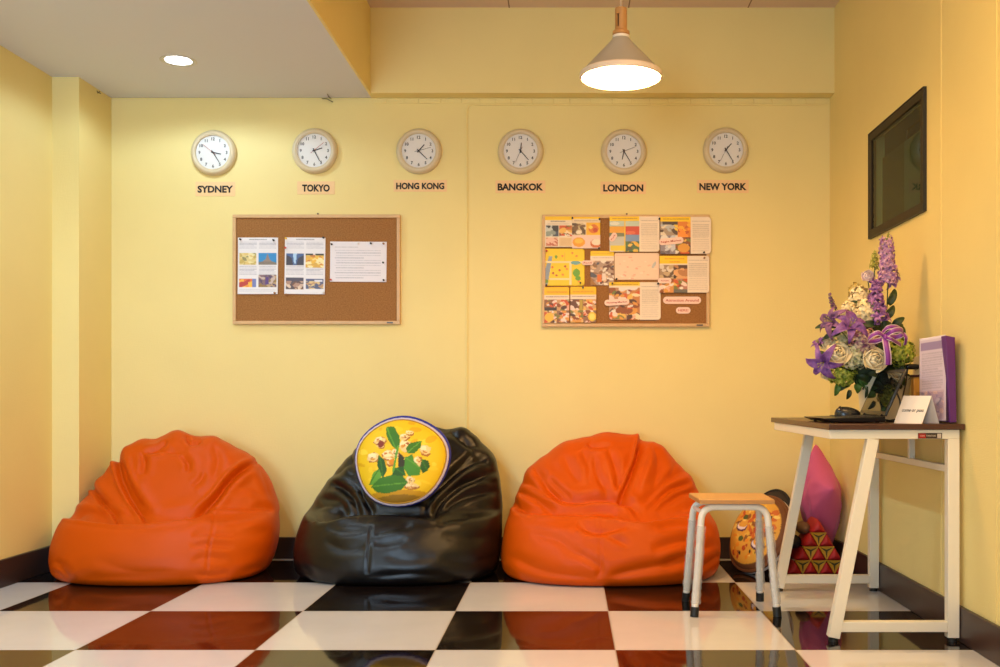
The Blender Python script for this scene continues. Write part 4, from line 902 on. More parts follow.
disc_cushion('round_cushion', 'dark round cushion with pale piping leaning behind the pizza cushion', (.995, 5.00, .20), (.39, -.92, 0), (-.84, -.36, .40), .185, .06, k, BLC,
             rim=[('piping', .006, .004, BLC, 1.0, 0)], wob=.012)

# pink square pillow in the corner
PINKC = mat('pink_cloth', rgb(206, 92, 140), .8, bump=.2, bscale=500, sheen=.2)
def square_pillow(name, label, T, F, B, K, thick, m):
    T, F, B, K = [Vector(p) for p in (T, F, B, K)]; nrm = ((F - T).cross(K - T)).normalized()
    if nrm.x > 0: nrm = -nrm
    N = 48; mb = MB()
    def pt(a, b, side):
        # pull the edges in between the corners
        aa = a + (.5 - a) * .12 * (4 * b * (1 - b)); bb_ = b + (.5 - b) * .12 * (4 * a * (1 - a))
        p = T * (1 - aa) * (1 - bb_) + F * aa * (1 - bb_) + B * aa * bb_ + K * (1 - aa) * bb_
        e = max(0, 16 * a * (1 - a) * b * (1 - b)) ** .45
        cr = .007 * math.sin(22 * a + 4 * b) * (1 - b) * e + .006 * math.sin(18 * (a - b)) * e * a
        for (ca, cb) in ((0, 0), (1, 0), (1, 1)):
            r_ = math.hypot(a - ca, b - cb); th = math.atan2(b - cb, a - ca); cr += .006 * math.exp(-((r_ - .3) / .16) ** 2) * math.sin(th * 11) * .6
        return p + nrm * side * (thick / 2 * e + cr * e)
    for side in (1, -1): mb.grid(lambda a, b: pt(a, b, side), N, N)
    me = bpy.data.meshes.new(name); me.from_pydata(mb.v, [], mb.f)
    bm = bmesh.new(); bm.from_mesh(me); bmesh.ops.remove_doubles(bm, verts=bm.verts, dist=.0004); bm.to_mesh(me); bm.free()
    return tag(finish(name, me, m, None, 0, 180, 0), label, 'pillow')
square_pillow('square_pillow', 'plump pink square pillow leaning in the corner under the desk', (1.225, 4.945, .612), (1.275, 4.80, .40), (1.293, 4.985, .05), (1.215, 5.11, .25), .20, PINKC)

# Thai triangular cushion: ten red padded wedges with gold star panels between them
REDC = mat('red_cloth', rgb(176, 22, 26), .6, bump=.2, bscale=500); GOLDC = mat('gold_cloth', rgb(206, 150, 34), .45); GREENC = mat('olive_cloth', rgb(70, 62, 20), .6); TAUPE = mat('taupe_cloth', rgb(112, 84, 58), .7)
tc_ = thing('triangular_cushion', 'red triangular Thai cushion with gold star panels under the desk', 'cushion', (1.19, 4.85, 0))
TX, TY, W4, H4 = 1.185, 4.73, .300, .262
sx, sh = W4 / 4, H4 / 4
gold = MB(); olive = MB()
def up_wedge(cx_, z0, name='red_wedge', m=REDC):
    # padded triangular roll: rounded triangle section, puffed ends
    mb = MB(); n = 24; prof_ = []
    A_ = [(-sx * .5, 0), (sx * .5, 0), (0, sh)]
    for i in range(3):
        p, nx_ = np.array(A_[i]), np.array(A_[(i + 1) % 3]); cen = np.array((0, sh / 3))
        for t_ in np.linspace(0, 1, 8, endpoint=False):
            w_ = p + (nx_ - p) * t_; o_ = w_ - cen; corner = 1 - .10 * (abs(t_ - .5) * 2) ** 6; w_ = cen + o_ * corner * (1 + .05 * math.sin(PI * t_)); prof_.append(w_)
    n = len(prof_); ys = [0, .0, .006, .018, .05, .12, .18, .215, .23]; sc = [0, .30, .74, .96, 1.02, 1.03, 1.0, .9, .5]; yy = [-.016, -.0155, -.008, .004, .04, .09, .13, .16, .17]
    vs = []; cen = np.array((0, sh / 3))
    for s_, y_ in zip(sc, yy):
        for w_ in prof_:
            r_ = cen + (w_ - cen) * max(s_, .02); vs.append((TX + cx_ + r_[0], TY + y_, z0 + r_[1] + .002))
    fs = [(a * n + b, a * n + (b + 1) % n, (a + 1) * n + (b + 1) % n, (a + 1) * n + b) for a in range(len(sc) - 1) for b in range(n)]
    fs += [tuple(range(n)), tuple((len(sc) - 1) * n + b for b in range(n))]
    mb.add(vs, fs); return obj(name, mb, m, tc_, sharp=70)
for row in range(4):
    cnt = 4 - row; z0 = row * sh * 1.0
    for i in range(cnt): up_wedge((i - (cnt - 1) / 2) * sx, z0)
for row in range(3):
    cnt = 3 - row; z1 = (row + 1) * sh
    for i in range(cnt):
        cx_ = TX + (i - (cnt - 1) / 2) * sx; y_ = TY - .005
        a, b, c_ = Vector((cx_ - sx / 2, y_, z1 + .003)), Vector((cx_ + sx / 2, y_, z1 + .003)), Vector((cx_, y_, z1 - sh + .004)); g = (a + b + c_) / 3 + Vector((0, .006, 0))
        gp = MB(); dp = Vector((0, .02, 0))
        gp.add([a, b, c_, g, a + dp, b + dp, c_ + dp], [(0, 3, 1), (1, 3, 2), (2, 3, 0), (4, 5, 6), (0, 1, 5, 4), (1, 2, 6, 5), (2, 0, 4, 6)])
        o = obj('gold_panel', gp, GOLDC, tc_)
        st = MB()
        for q_ in (a, b, c_):
            m1 = g + (q_ - g) * .72; d_ = (q_ - g).normalized(); nn_ = Vector((d_.z, 0, -d_.x)) * .0042; off = Vector((0, -.0018, 0)); off2 = Vector((0, .003, 0))
            st.hexa([g - nn_ * 1.3 + off, g + nn_ * 1.3 + off, m1 + nn_ * .25 + off, m1 - nn_ * .25 + off], [g - nn_ * 1.3 + off2, g + nn_ * 1.3 + off2, m1 + nn_ * .25 + off2, m1 - nn_ * .25 + off2])
        obj('star_stripes', st, GREENC, o)
# taupe roll on the top back edge
mb = MB().ellipsoid((TX - .050, TY + .10, H4 * .80), (.034, .075, .030), 20, 12); obj('end_roll', mb, TAUPE, tc_)
mb = MB().ellipsoid((TX - .096, TY + .10, H4 * .55), (.034, .075, .032), 20, 12); obj('end_roll', mb, BLC, tc_)

# ================================================================== STOOL
st_ = thing('stool', 'square wooden-topped stool with white tube legs in front of the orange bag', 'stool', (.650, 3.955, 0))
TUBE = mat('stool_enamel', rgb(232, 226, 216), .25, spec=.6)
SX0, SX1, SY0, SY1, SZ = .507, .791, 3.835, 4.085, .450
sk = -.008
top = MB().prism([(SX0, SY0 + .004), (SX1, SY0), (SX1 + .004, SY1), (SX0 - .012, SY1)], SZ - .019, SZ, 'XY')
WOODT = wood_mat('light_wood_top', rgb(206, 152, 86), rgb(222, 172, 106), .4, (6, 60, 60))
obj('seat', top, WOODT, st_, bevel=.003)
obj('edge_band', MB().prism([(SX0 - .0015, SY0 + .0025), (SX1 + .0015, SY0 - .0015), (SX1 + .0055, SY1 + .0015), (SX0 - .0135, SY1 + .0015)], SZ - .0175, SZ - .0035, 'XY'), wood_mat('wood_edge', rgb(186, 132, 74), rgb(200, 148, 90), .5), st_)
def uframe(yt, yb_, xl_t, xr_t, xl_b, xr_b, r=.0135):
    zt_ = SZ - .019 - r; br = .052
    L0, R0 = Vector((xl_b, yb_, .012)), Vector((xr_b, yb_, .012)); pts = []
    lt, rt = Vector((xl_t, yt, zt_)), Vector((xr_t, yt, zt_))
    dl_, dr_ = (L0 - lt).normalized(), (R0 - rt).normalized()
    pts.append(L0)
    a, b, c_ = lt + dl_ * br, lt, lt + Vector((br, 0, 0))
    for t_ in np.linspace(0, 1, 8): pts.append(a * (1 - t_) ** 2 + b * 2 * t_ * (1 - t_) + c_ * t_ ** 2)
    a, b, c_ = rt - Vector((br, 0, 0)), rt, rt + dr_ * br
    for t_ in np.linspace(0, 1, 8): pts.append(a * (1 - t_) ** 2 + b * 2 * t_ * (1 - t_) + c_ * t_ ** 2)
    pts.append(R0)
    return pts, L0, R0, lt, rt
feet = []
for (yt, yb_, a, b, c_, d_) in ((3.865, 3.835, .518, .768, .485, .802), (4.055, 4.125, .510, .774, .486, .792)):
    pts, L0, R0, lt, rt = uframe(yt, yb_, a, b, c_, d_)
    # leg, leg and the bridge between them are pieces of the bent tube
    n_ = len(pts); obj('leg', MB().tube(pts[:9], .0135, 14), TUBE, st_); obj('leg', MB().tube(pts[9:], .0135, 14), TUBE, st_)
    obj('top_tube', MB().tube([pts[8], pts[9]], .0135, 14), TUBE, st_)
    for p, tp in ((L0, lt), (R0, rt)):
        d2 = (tp - p).normalized(); obj('rubber_foot', MB().tube([p - d2 * .0115, p + d2 * .026], .0165, 16), BLACKR, st_)
        feet.append((p, tp))
obj('side_rail', MB().tube([(.522, 3.868, .395), (.512, 4.05, .395)], .008, 10), TUBE, st_); obj('side_rail', MB().tube([(.768, 3.868, .395), (.776, 4.05, .395)], .008, 10), TUBE, st_)
WRAP = bpy.data.materials.new('clear_wrap'); WRAP.use_nodes = True
_nt = WRAP.node_tree; _b = _nt.nodes['Principled BSDF']; _b.inputs['Base Color'].default_value = (.85, .86, .88, 1); _b.inputs['Alpha'].default_value = .30; _b.inputs['Roughness'].default_value = .12
_n = _nt.nodes.new('ShaderNodeTexNoise'); _n.inputs['Scale'].default_value = 120; _p = _nt.nodes.new('ShaderNodeBump'); _p.inputs['Strength'].default_value = .8; _p.inputs['Distance'].default_value = .003
_nt.links.new(_n.outputs['Fac'], _p.inputs['Height']); _nt.links.new(_p.outputs[0], _b.inputs['Normal'])
for i, (p, tp) in enumerate(feet):
    d2 = (tp - p); q0, q1 = p + d2 * .09, p + d2 * .82; pts = [q0 + (q1 - q0) * t_ for t_ in np.linspace(0, 1, 30)]
    random.seed(i); obj('plastic_wrap', MB().tube([Vector(x_) + Vector((random.uniform(-.001, .001) + .002, 0, 0)) for x_ in pts], [.0175 + random.uniform(-.0015, .0025) for _ in pts], 14, cap=False), WRAP, st_)

# ================================================================== DESK
dk = thing('desk', 'small desk with dark wood top and white steel frame against the right wall', 'desk', (1.12, 3.91, 0))
DZ, DY0, DY1, DX0, DX1 = .751, 3.42, 4.40, .893, 1.358
DT = wood_mat('dark_wood_top', rgb(62, 34, 26), rgb(84, 48, 36), .3, (40, 6, 40))
obj('desk_top', MB().box(DX0, DX1, DY0, DY1, DZ - .020, DZ), DT, dk, bevel=.002)
def side_frame(y, x_pr, first):
    t = .034
    pw = .040
    post0, post1 = x_pr - pw, x_pr
    obj('leg', MB().box(post0, post1, y, y + t, .014, DZ - .052), WHITEP, dk, bevel=.002)
    obj('leg', MB().bar((1.050, y + t / 2, DZ - .052), (.915, y + t / 2, .014), .040, t, up=(0, 1, 0)), WHITEP, dk, bevel=.002)
    obj('foot_rail', MB().box(.938, post0, y + .002, y + t - .002, .034, .070), WHITEP, dk, bevel=.002)
    for x_ in (.916, (post0 + post1) / 2): obj('foot_pad', MB().lathe([(.017, 0), (.017, .010), (.010, .014)], (x_, y + t / 2, 0), 16), BLACKR, dk)
side_frame(DY0 + .016, 1.346, 1)
side_frame(DY1 - .075, 1.346, 0)
zt_, zb_ = DZ - .020, DZ - .052
obj('apron', MB().box(DX0 + .006, 1.346, DY0 + .016, DY0 + .050, zb_, zt_), WHITEP, dk, bevel=.002)
obj('apron', MB().box(DX0 + .006, 1.346, DY1 - .075, DY1 - .041, zb_, zt_), WHITEP, dk, bevel=.002)
obj('apron_rail', MB().box(DX0 + .006, DX0 + .038, DY0 + .050, DY1 - .075, zb_, zt_), WHITEP, dk, bevel=.002)
obj('apron_rail', MB().box(1.314, 1.346, DY0 + .050, DY1 - .075, zb_, zt_), WHITEP, dk, bevel=.002)
obj('stretcher', MB().box(1.316, 1.342, DY0 + .050, DY1 - .075, .582, .606), WHITEP, dk, bevel=.002)
obj('stretcher_strut', MB().box(1.318, 1.340, 3.86, 3.882, .606, zb_), WHITEP, dk, bevel=.002)
lx0, lx1 = PX(918, DY0 + .015), PX(942, DY0 + .015); lz0, lz1 = PZ(438.6, DY0 + .015), PZ(433, DY0 + .015)
lb = obj('maker_label', MB().box(lx0, lx1, DY0 + .0145, DY0 + .0165, lz0, lz1), mat('label_dark', rgb(56, 36, 26), .4), dk)
lw = lx1 - lx0; lc = (lz0 + lz1) / 2
obj('label_red_field', MB().box(lx0 + .0015, lx0 + lw * .32, DY0 + .0138, DY0 + .0146, lz0 + .0015, lz1 - .0015), mat('label_red', rgb(168, 30, 20), .4), lb)
PALET = mat('label_print', rgb(206, 190, 176), .5)
text('label_lettering', 'SIM', mat('label_pink', rgb(230, 150, 140), .5), lb, (lx0 + lw * .17, DY0 + .0134, lc), .006, .016, .03, extrude=.0003)
text('label_lettering', 'FURNITURE', PALET, lb, (lx0 + lw * .54, DY0 + .0140, lc), .0055, .032, .02, extrude=.0003)
obj('label_stamp', MB().box(lx0 + lw * .80, lx0 + lw * .96, DY0 + .0138, DY0 + .0146, lz0 + .002, lz1 - .002), PALET, lb)

# ================================================================== THINGS ON THE DESK
DZ0 = DZ
# laptop
LY0, LY1, LX0_, LX1_ = 3.52, 3.83, .900, 1.118
lp = thing('laptop', 'open black laptop with glossy screen turned towards the left', 'laptop', (1.01, 3.675, DZ0))
base = MB().hexa([(LX0_ + .025, LY0 + .006, DZ0 + .004), (LX1_, LY0 + .003, DZ0 + .004), (LX1_, LY1 - .003, DZ0 + .004), (LX0_ + .025, LY1 - .006, DZ0 + .004)],
                 [(LX0_, LY0, DZ0 + .017), (LX1_, LY0, DZ0 + .024), (LX1_, LY1, DZ0 + .024), (LX0_, LY1, DZ0 + .017)])
obj('base', base, BLACKP, lp, bevel=.003)
for x_ in (LX0_ + .04, LX1_ - .02):
    for y_ in (LY0 + .03, LY1 - .03): obj('rubber_foot', MB().lathe([(.007, 0), (.006, .005)], (x_, y_, DZ0), 14), BLACKR, lp)
kb = MB()
for i in range(6):
    for j_ in range(14):
        x_ = 1.085 - i * .0165; y_ = LY0 + .022 + j_ * .0193; z_ = DZ0 + .024 - (LX1_ - x_) * .032
        kb.box(x_ - .007, x_ + .007, y_, y_ + .0165, z_ - .002, z_ + .0022)
kbo = obj('keyboard', kb, mat('key_black', (.02, .02, .022), .5), lp, bevel=.0008); kbo['kind'] = 'stuff'
obj('touchpad', MB().hexa([(.925, 3.64, DZ0 + .0150), (.975, 3.64, DZ0 + .0170), (.975, 3.73, DZ0 + .0170), (.925, 3.73, DZ0 + .0150)], [(.925, 3.64, DZ0 + .0183), (.975, 3.64, DZ0 + .0199), (.975, 3.73, DZ0 + .0199), (.925, 3.73, DZ0 + .0183)]), mat('touchpad_grey', (.03, .03, .032), .35), lp)
hb = Vector((LX1_ - .004, 0, DZ0 + .026)); ht = Vector((1.190, 0, .943)); dv = (ht - hb).normalized(); nv = Vector((dv.z, 0, -dv.x))
def lid(y0, y1, s0, s1, o0, o1):
    q = lambda s_, y_, o_: hb + dv * s_ + nv * o_ + Vector((0, y_, 0))
    L_ = (ht - hb).length
    return MB().hexa([q(s0 * L_, y0, o0), q(s1 * L_, y0, o0), q(s1 * L_, y1, o0), q(s0 * L_, y1, o0)], [q(s0 * L_, y0, o1), q(s1 * L_, y0, o1), q(s1 * L_, y1, o1), q(s0 * L_, y1, o1)])
obj('lid', lid(LY0, LY1, 0, 1, 0, .009), BLACKP, lp, bevel=.003)
obj('screen', lid(LY0 + .014, LY1 - .014, .09, .93, -.0012, .001), mat('glossy_screen', (.006, .006, .007), .04, spec=.8), lp)
for y_ in (LY0 + .05, LY1 - .05): obj('hinge', MB().tube([hb + Vector((.002, y_ - .02, -.001)), hb + Vector((.002, y_ + .02, -.001))], .007, 12), BLACKP, lp)
# mouse
ms = thing('computer_mouse', 'small black computer mouse lying on the laptop', 'mouse', (1.045, 3.72, DZ0 + .0245))
mz = DZ0 + .0240
mb = MB(); N_ = 20
def mouse_pt(a, b):
    th = a * 2 * PI; r_ = math.sin(b * PI / 2); x_ = .048 * math.cos(th) * r_; y_ = .030 * math.sin(th) * r_
    z_ = .031 * math.cos(b * PI / 2) ** .7 * (1 - .22 * (x_ / .048)) if b < 1 else 0
    return Vector((1.040 + x_, 3.72 + y_, mz + max(0, z_)))
mb.grid(mouse_pt, 36, 12)
o = obj('shell', mb, mat('mouse_black', (.015, .017, .02), .22), ms, sharp=180)
obj('scroll_wheel', MB().tube([(1.012, 3.717, mz + .0275), (1.012, 3.723, mz + .0275)], .006, 12), BLACKR, ms)
obj('underside', MB().prism([(1.040 + .0475 * math.cos(a_), 3.72 + .0295 * math.sin(a_)) for a_ in np.linspace(0, 2 * PI, 28, endpoint=False)], mz - .0005, mz + .002, 'XY'), BLACKR, ms)
# tent card
TW = Vector((.068, -.088, 0)); TB = Vector((1.152, 3.535, DZ0)); TT = Vector((.038, .012, .0965)); CP = mat('card_white', rgb(236, 226, 216), .5)
tcd = thing('tent_card', 'folded white tent card with printed words leaning by the purple folder', 'card', TB + TW / 2 + Vector((.03, 0, 0)))
tn = TW.cross(TT).normalized(); 
if tn.x > 0: tn = -tn
def panel(a, b, c_, d_, th): o_ = Vector(th); return MB().hexa([a, b, c_, d_], [a + o_, b + o_, c_ + o_, d_ + o_])
obj('front_panel', panel(TB, TB + TW, TB + TW + TT, TB + TT, -tn * .0008), CP, tcd)
bk = TB + TT + Vector((.030, .012, -.0965))
obj('back_panel', panel(bk, bk + TW, TB + TT + TW, TB + TT, tn * -.0008), CP, tcd)
xx = TW.normalized(); zz_ = (TT - xx * TT.dot(xx)).normalized(); RR = Matrix((xx, xx.cross(zz_) * -1, zz_)).transposed()
cmid = TB + TW * .52 + TT * .48 + tn * .0008
text('lettering', 'come or pass', GREYINK, tcd, cmid, .0125, .086, .01, R=Matrix((xx, zz_.cross(xx), zz_)).transposed(), extrude=.0002, shear=.25)
# purple folder in a clear rack with a lilac leaflet
PUR = mat('purple_folder', rgb(96, 40, 120), .4)
fd = thing('brochure_rack', 'clear rack holding a lilac leaflet and a purple folder on the desk', 'brochure holder', (1.29, 3.55, DZ0))
obj('purple_folder', MB().hexa([(1.318, 3.452, DZ0 + .004), (1.342, 3.452, DZ0 + .004), (1.348, 3.64, DZ0 + .004), (1.324, 3.64, DZ0 + .004)], [(1.304, 3.452, 1.056), (1.340, 3.462, 1.050), (1.346, 3.64, 1.050), (1.314, 3.64, 1.056)]), PUR, fd, bevel=.002)
cvs = Canvas(52, 96, (206, 190, 206)); cvs.rect(0, 0, 1, .03, (226, 214, 226)); cvs.rect(.04, .06, .96, .15, (150, 130, 170)); cvs.lines(.08, .18, .9, .62, 16, (120, 108, 130), .4); cvs.photo(.06, .64, .94, .97, (196, 170, 186), [(216, 200, 206), (170, 150, 180), (226, 190, 180), (150, 140, 160)], 26, (.03, .09))
lf = sheet('lilac_leaflet', cvs, 0, .130, 0, .300, 0, None, parent=None, thick=.001, thing_=False)
lf.parent = fd; 
# place the leaflet: near-vertical plane facing the left and the camera
ang = math.radians(-68)
lf.rotation_euler = (math.radians(-3), math.radians(-3.5), ang); lf.location = Vector((1.283, 3.52, DZ0 + .006)) - fd.location
CLR = glass_sheet('clear_acrylic', (.93, .93, .96), .05)
dirx = Vector((math.cos(ang), math.sin(ang), 0)); nrx = Vector((dirx.y, -dirx.x, 0))
bc = Vector((1.276, 3.525, DZ0)); 
a = bc - dirx * .066 + nrx * .006; b = bc + dirx * .066 + nrx * .006
obj('clear_front', panel(a, b, b + Vector((.004, 0, .11)), a + Vector((.004, 0, .11)), nrx * .0015), CLR, fd)
obj('clear_foot', MB().hexa([a, b, b + Vector((.04, 0, 0)), a + Vector((.04, 0, 0))], [p + Vector((0, 0, .002)) for p in (a, b, b + Vector((.04, 0, 0)), a + Vector((.04, 0, 0)))]), CLR, fd)
# amber box, outlet, plug and cables
am = thing('amber_box', 'narrow amber box with a dark lid between flower pot and folder', 'box', (1.325, 3.775, DZ0))
obj('body', MB().box(1.300, 1.348, 3.76, 3.79, DZ0, .918), mat('amber_card', rgb(214, 150, 56), .4), am, bevel=.002)
obj('lid', MB().box(1.296, 1.352, 3.755, 3.795, .918, .926), mat('dark_lid', rgb(70, 36, 30), .4), am, bevel=.001)
ol = thing('power_outlet', 'pale wall outlet above the desk behind the folder', 'outlet', (XR, 3.865, .92)); ol['group'] = 'outlet'
del ol['group']
obj('plate', MB().box(XR - .008, XR, 3.80, 3.93, .915, 1.000), mat('outlet_cream', rgb(226, 206, 170), .4), ol, bevel=.003)
oc = MB()
for y_ in (3.835, 3.895): oc.lathe([(.014, -.0086), (.014, -.0075)], (XR, y_, .957), 20, 'X')
obj('socket_face', oc, mat('outlet_grey', rgb(180, 160, 130), .5), ol)
pg = thing('power_plug', 'black plug pushed into the outlet above the desk', 'plug', (1.33, 3.86, .945))
obj('plug_body', MB().lathe([(.0085, 0), (.0105, .004), (.0105, .038), (.0095, .046)], (1.306, 3.86, .959), 20, 'X'), BLACKP, pg)
obj('cable', MB().tube([(1.311, 3.86, .950), (1.309, 3.86, .935), (1.285, 3.80, .90), (1.24, 3.70, .85), (1.215, 3.64, .80), (1.20, 3.62, .765), (1.17, 3.64, .757), (1.13, 3.66, .765), (1.122, 3.66, .768)], .0028, 8), BLACKR, pg)
tag(obj('loose_cable', MB().tube([P(893, 386, 3.60), P(896.5, 392, 3.60), P(899.8, 400, 3.60), P(900.5, 406, 3.59), P(898.8, 413, 3.58), (1.176, 3.585, .757), (1.165, 3.61, .7545), (1.160, 3.64, .7545)], .0030, 8), BLACKR), 'thin black cable looping down behind the laptop screen', 'cable')

# ================================================================== FLOWERS
fa = thing('flower_arrangement', 'tall arrangement of purple lilies, white roses and lavender spikes in a pale pot', 'flowers', (1.245, 3.945, DZ0), None)
POT = mat('pale_pot', rgb(226, 218, 190), .35)
pcx, pcy = 1.245, 3.945
obj('pot', MB().lathe([(0, .002), (.082, .002), (.086, .0), (.094, .08), (.104, .168), (.107, .172), (.102, .172), (.098, .15), (0, .15)], (pcx, pcy, DZ0), 48, cap=False), POT, fa)
def petal(mb, base, d, up, L, W, bend=.5, cup=.2, nu=4, nv=6, tip=1.0, start=.0):
    d = Vector(d).normalized(); up = Vector(up); up = (up - d * up.dot(d)).normalized(); sd = d.cross(up); base = Vector(base)
    def fn(a, b):
        t = (a - .5) * 2; wv = W / 2 * (math.sin(PI * min(1, (b * .88 + .08)) ** tip) ** .8); bd = bend * b * b
        return base + d * (L * (b * math.cos(bd))) + up * (L * b * math.sin(bd) * -1 + cup * W * t * t * math.sin(PI * b)) + sd * (t * wv)
    mb.grid(fn, nu, nv)
def noisemat(name, c1, c2, sc, rough=.6):
    m = mat(name, c1, rough, sub=0); nt = m.node_tree; tcn = nt.nodes.new('ShaderNodeTexCoord'); n = nt.nodes.new('ShaderNodeTexNoise'); n.inputs['Scale'].default_value = sc; n.inputs['Detail'].default_value = 2
    cr = nt.nodes.new('ShaderNodeValToRGB'); cr.color_ramp.elements[0].position = .38; cr.color_ramp.elements[1].position = .62; cr.color_ramp.elements[0].color = (*c1, 1); cr.color_ramp.elements[1].color = (*c2, 1)
    nt.links.new(tcn.outputs['Object'], n.inputs['Vector']); nt.links.new(n.outputs['Fac'], cr.inputs[0]); nt.links.new(cr.outputs[0], nt.nodes['Principled BSDF'].inputs['Base Color']); return m
LILY = noisemat('lily_purple', rgb(108, 60, 140), rgb(150, 100, 172), 40); LILYD = noisemat('lily_deep', rgb(92, 56, 96), rgb(140, 92, 140), 30)
ROSEW = noisemat('rose_cream', rgb(244, 226, 178), rgb(250, 238, 206), 20); ROSEP = noisemat('rose_blush', rgb(232, 206, 208), rgb(240, 222, 220), 20)
HYG = noisemat('hydrangea_lime', rgb(130, 150, 30), rgb(206, 208, 84), 70); HYW = noisemat('hydrangea_mint', rgb(190, 196, 140), rgb(232, 226, 184), 70); HYP = noisemat('hydrangea_pink', rgb(150, 84, 116), rgb(238, 206, 170), 55)
CARN = noisemat('carnation_cream', rgb(236, 216, 160), rgb(248, 232, 190), 50); SPK = noisemat('spike_lavender', rgb(140, 92, 160), rgb(214, 168, 196), 90); SPKD = noisemat('spike_violet', rgb(104, 54, 128), rgb(182, 124, 184), 90)
LEAFD = noisemat('leaf_dark', rgb(30, 48, 24), rgb(58, 82, 36), 20, .5); LEAFG = noisemat('leaf_green', rgb(76, 116, 44), rgb(112, 148, 60), 20, .5); BUDG = noisemat('bud_green', rgb(150, 150, 50), rgb(186, 180, 80), 60)
def fp(px, py, d): return P(px, py, d)
def facing(lat, up): return Vector((lat, -1, up)).normalized()
def stem(a, b, r=.0022, name='stem', sag=0):
    a, b = Vector(a), Vector(b); c_ = (a + b) / 2 + Vector((0, 0, sag)); pts = [a * (1 - t) ** 2 + c_ * 2 * t * (1 - t) + b * t * t for t in np.linspace(0, 1, 8)]
    obj(name, MB().tube(pts, r, 6), LEAFD, fa)
ROOT = Vector((pcx, pcy, DZ0 + .13))
def lily(px, py, d, axis, L, m, name='purple_lily', W=.30, bend=.75, spin=0):
    c_ = fp(px, py, d); ax = Vector(axis).normalized(); u = ax.orthogonal().normalized(); v = ax.cross(u); mb = MB()
    for k_ in range(6):
        a = spin + k_ * PI / 3 + (.1 if k_ % 2 else 0); rd = u * math.cos(a) + v * math.sin(a)
        petal(mb, c_, ax * .62 + rd * .8, ax, L * (1 if k_ % 2 else .92), L * W * (1.1 if k_ % 2 else .85), bend, .35, 4, 8, .75)
    o = obj(name, mb, m, fa, sharp=180, solid=.0008)
    for k_ in range(5):
        a = k_ * 2 * PI / 5; rd = u * math.cos(a) + v * math.sin(a); e_ = c_ + ax * L * .55 + rd * L * .13
        obj('stamen', MB().tube([c_, e_], .0007, 5).ellipsoid(e_, (.0016, .0016, .0032), 8, 6), BUDG, o)
    stem(ROOT, c_, sag=.02)
def rose(px, py, d, axis, R, m, name='white_rose'):
    c_ = fp(px, py, d); ax = Vector(axis).normalized(); u = ax.orthogonal().normalized(); v = ax.cross(u); mb = MB(); nL = 20
    for k_ in range(nL):
        f_ = k_ / (nL - 1); Rk = R * (.16 + .84 * f_ ** .85); ph = k_ * 2.399; hw = .95 - .15 * f_; top = .18 + .95 * f_
        def fn(a, b):
            az = ph + (a - .5) * 2 * hw; edge = 1 - .22 * abs(2 * a - 1) ** 2.5; pol = PI * .98 - (PI * .98 - top) * b * edge; fl = 1 + .16 * f_ * max(0, b - .7) / .3
            return c_ - ax * R * .15 + (u * math.cos(az) + v * math.sin(az)) * (Rk * math.sin(pol) * fl) + ax * (math.cos(pol) * R * (.62 - .12 * f_) * (1.0 if pol < PI / 2 else .7) * (1.05 - .35 * f_) + R * .12 * (1 - f_))
        mb.grid(fn, 8, 9)
    obj(name, mb, m, fa, sharp=180, solid=.0006); stem(ROOT, c_ - ax * R * .7)
def cluster(px, py, d, R, m, name, n=46, fl=.016, seed=0, sq=.8):
    c_ = fp(px, py, d); mb = MB(); r_ = random.Random(seed)
    for k_ in range(n):
        z_ = 1 - 1.75 * (k_ + .5) / n; th = k_ * 2.399 + r_.uniform(-.2, .2); rr_ = math.sqrt(max(0, 1 - z_ * z_)); nn_ = Vector((rr_ * math.cos(th), -z_ * .95, rr_ * math.sin(th) * 1.0)).normalized()
        p = c_ + Vector((nn_.x * R, nn_.y * R * .8, nn_.z * R)) * r_.uniform(.80, 1.12); u = nn_.orthogonal().normalized(); v = nn_.cross(u); s0 = r_.uniform(0, 1.5)
        for q_ in range(4):
            a = s0 + q_ * PI / 2; rd = u * math.cos(a) + v * math.sin(a); petal(mb, p, rd + nn_ * r_.uniform(.2, .9), nn_, fl * r_.uniform(.7, 1.1), fl * .75, .6, .2, 2, 3)
    mb.ellipsoid(c_, (R * .62, R * .5, R * .62), 12, 8)
    obj(name, mb, m, fa, sharp=180); stem(ROOT, c_)
def spike(p0, p1, p2, n, fl0, fl1, m, name, seed=0, spread=.011):
    r_ = random.Random(seed); p0, p1, p2 = Vector(p0), Vector(p1), Vector(p2); B = lambda t: p0 * (1 - t) ** 2 + p1 * 2 * t * (1 - t) + p2 * t * t; mb = MB()
    for k_ in range(n):
        t = (k_ + .3) / n; c_ = B(t); tan = (B(min(1, t + .02)) - B(max(0, t - .02))).normalized(); u = tan.orthogonal().normalized(); v = tan.cross(u); a = k_ * 2.399; rd = (u * math.cos(a) + v * math.sin(a)); fl = fl0 + (fl1 - fl0) * t
        ax = (rd + tan * .15).normalized(); w_ = ax.orthogonal().normalized(); x_ = ax.cross(w_); b_ = c_ + rd * spread * (1 - .45 * t) * r_.uniform(.55, 1.25) + tan * r_.uniform(-.006, .006)
        for q_ in range(5):
            an = q_ * 2 * PI / 5 + r_.uniform(0, .5); pd = w_ * math.cos(an) + x_ * math.sin(an); petal(mb, b_, pd + ax * r_.uniform(.3, 1.1), ax, fl * r_.uniform(.7, 1.2), fl * .5, .6, .25, 2, 4)
    o = obj(name, mb, m, fa, sharp=180)
    obj('spike_stem', MB().tube([B(t) for t in np.linspace(0, 1, 10)], .0018, 6), LEAFG, o)
def leafb(base, d, L, W, m=LEAFD, up=(0, -1, .3), bend=.6, name='leaf'):
    mb = MB(); petal(mb, base, d, up, L, W, bend, .25, 4, 8, .8); obj(name, mb, m, fa, sharp=180, solid=.0006)
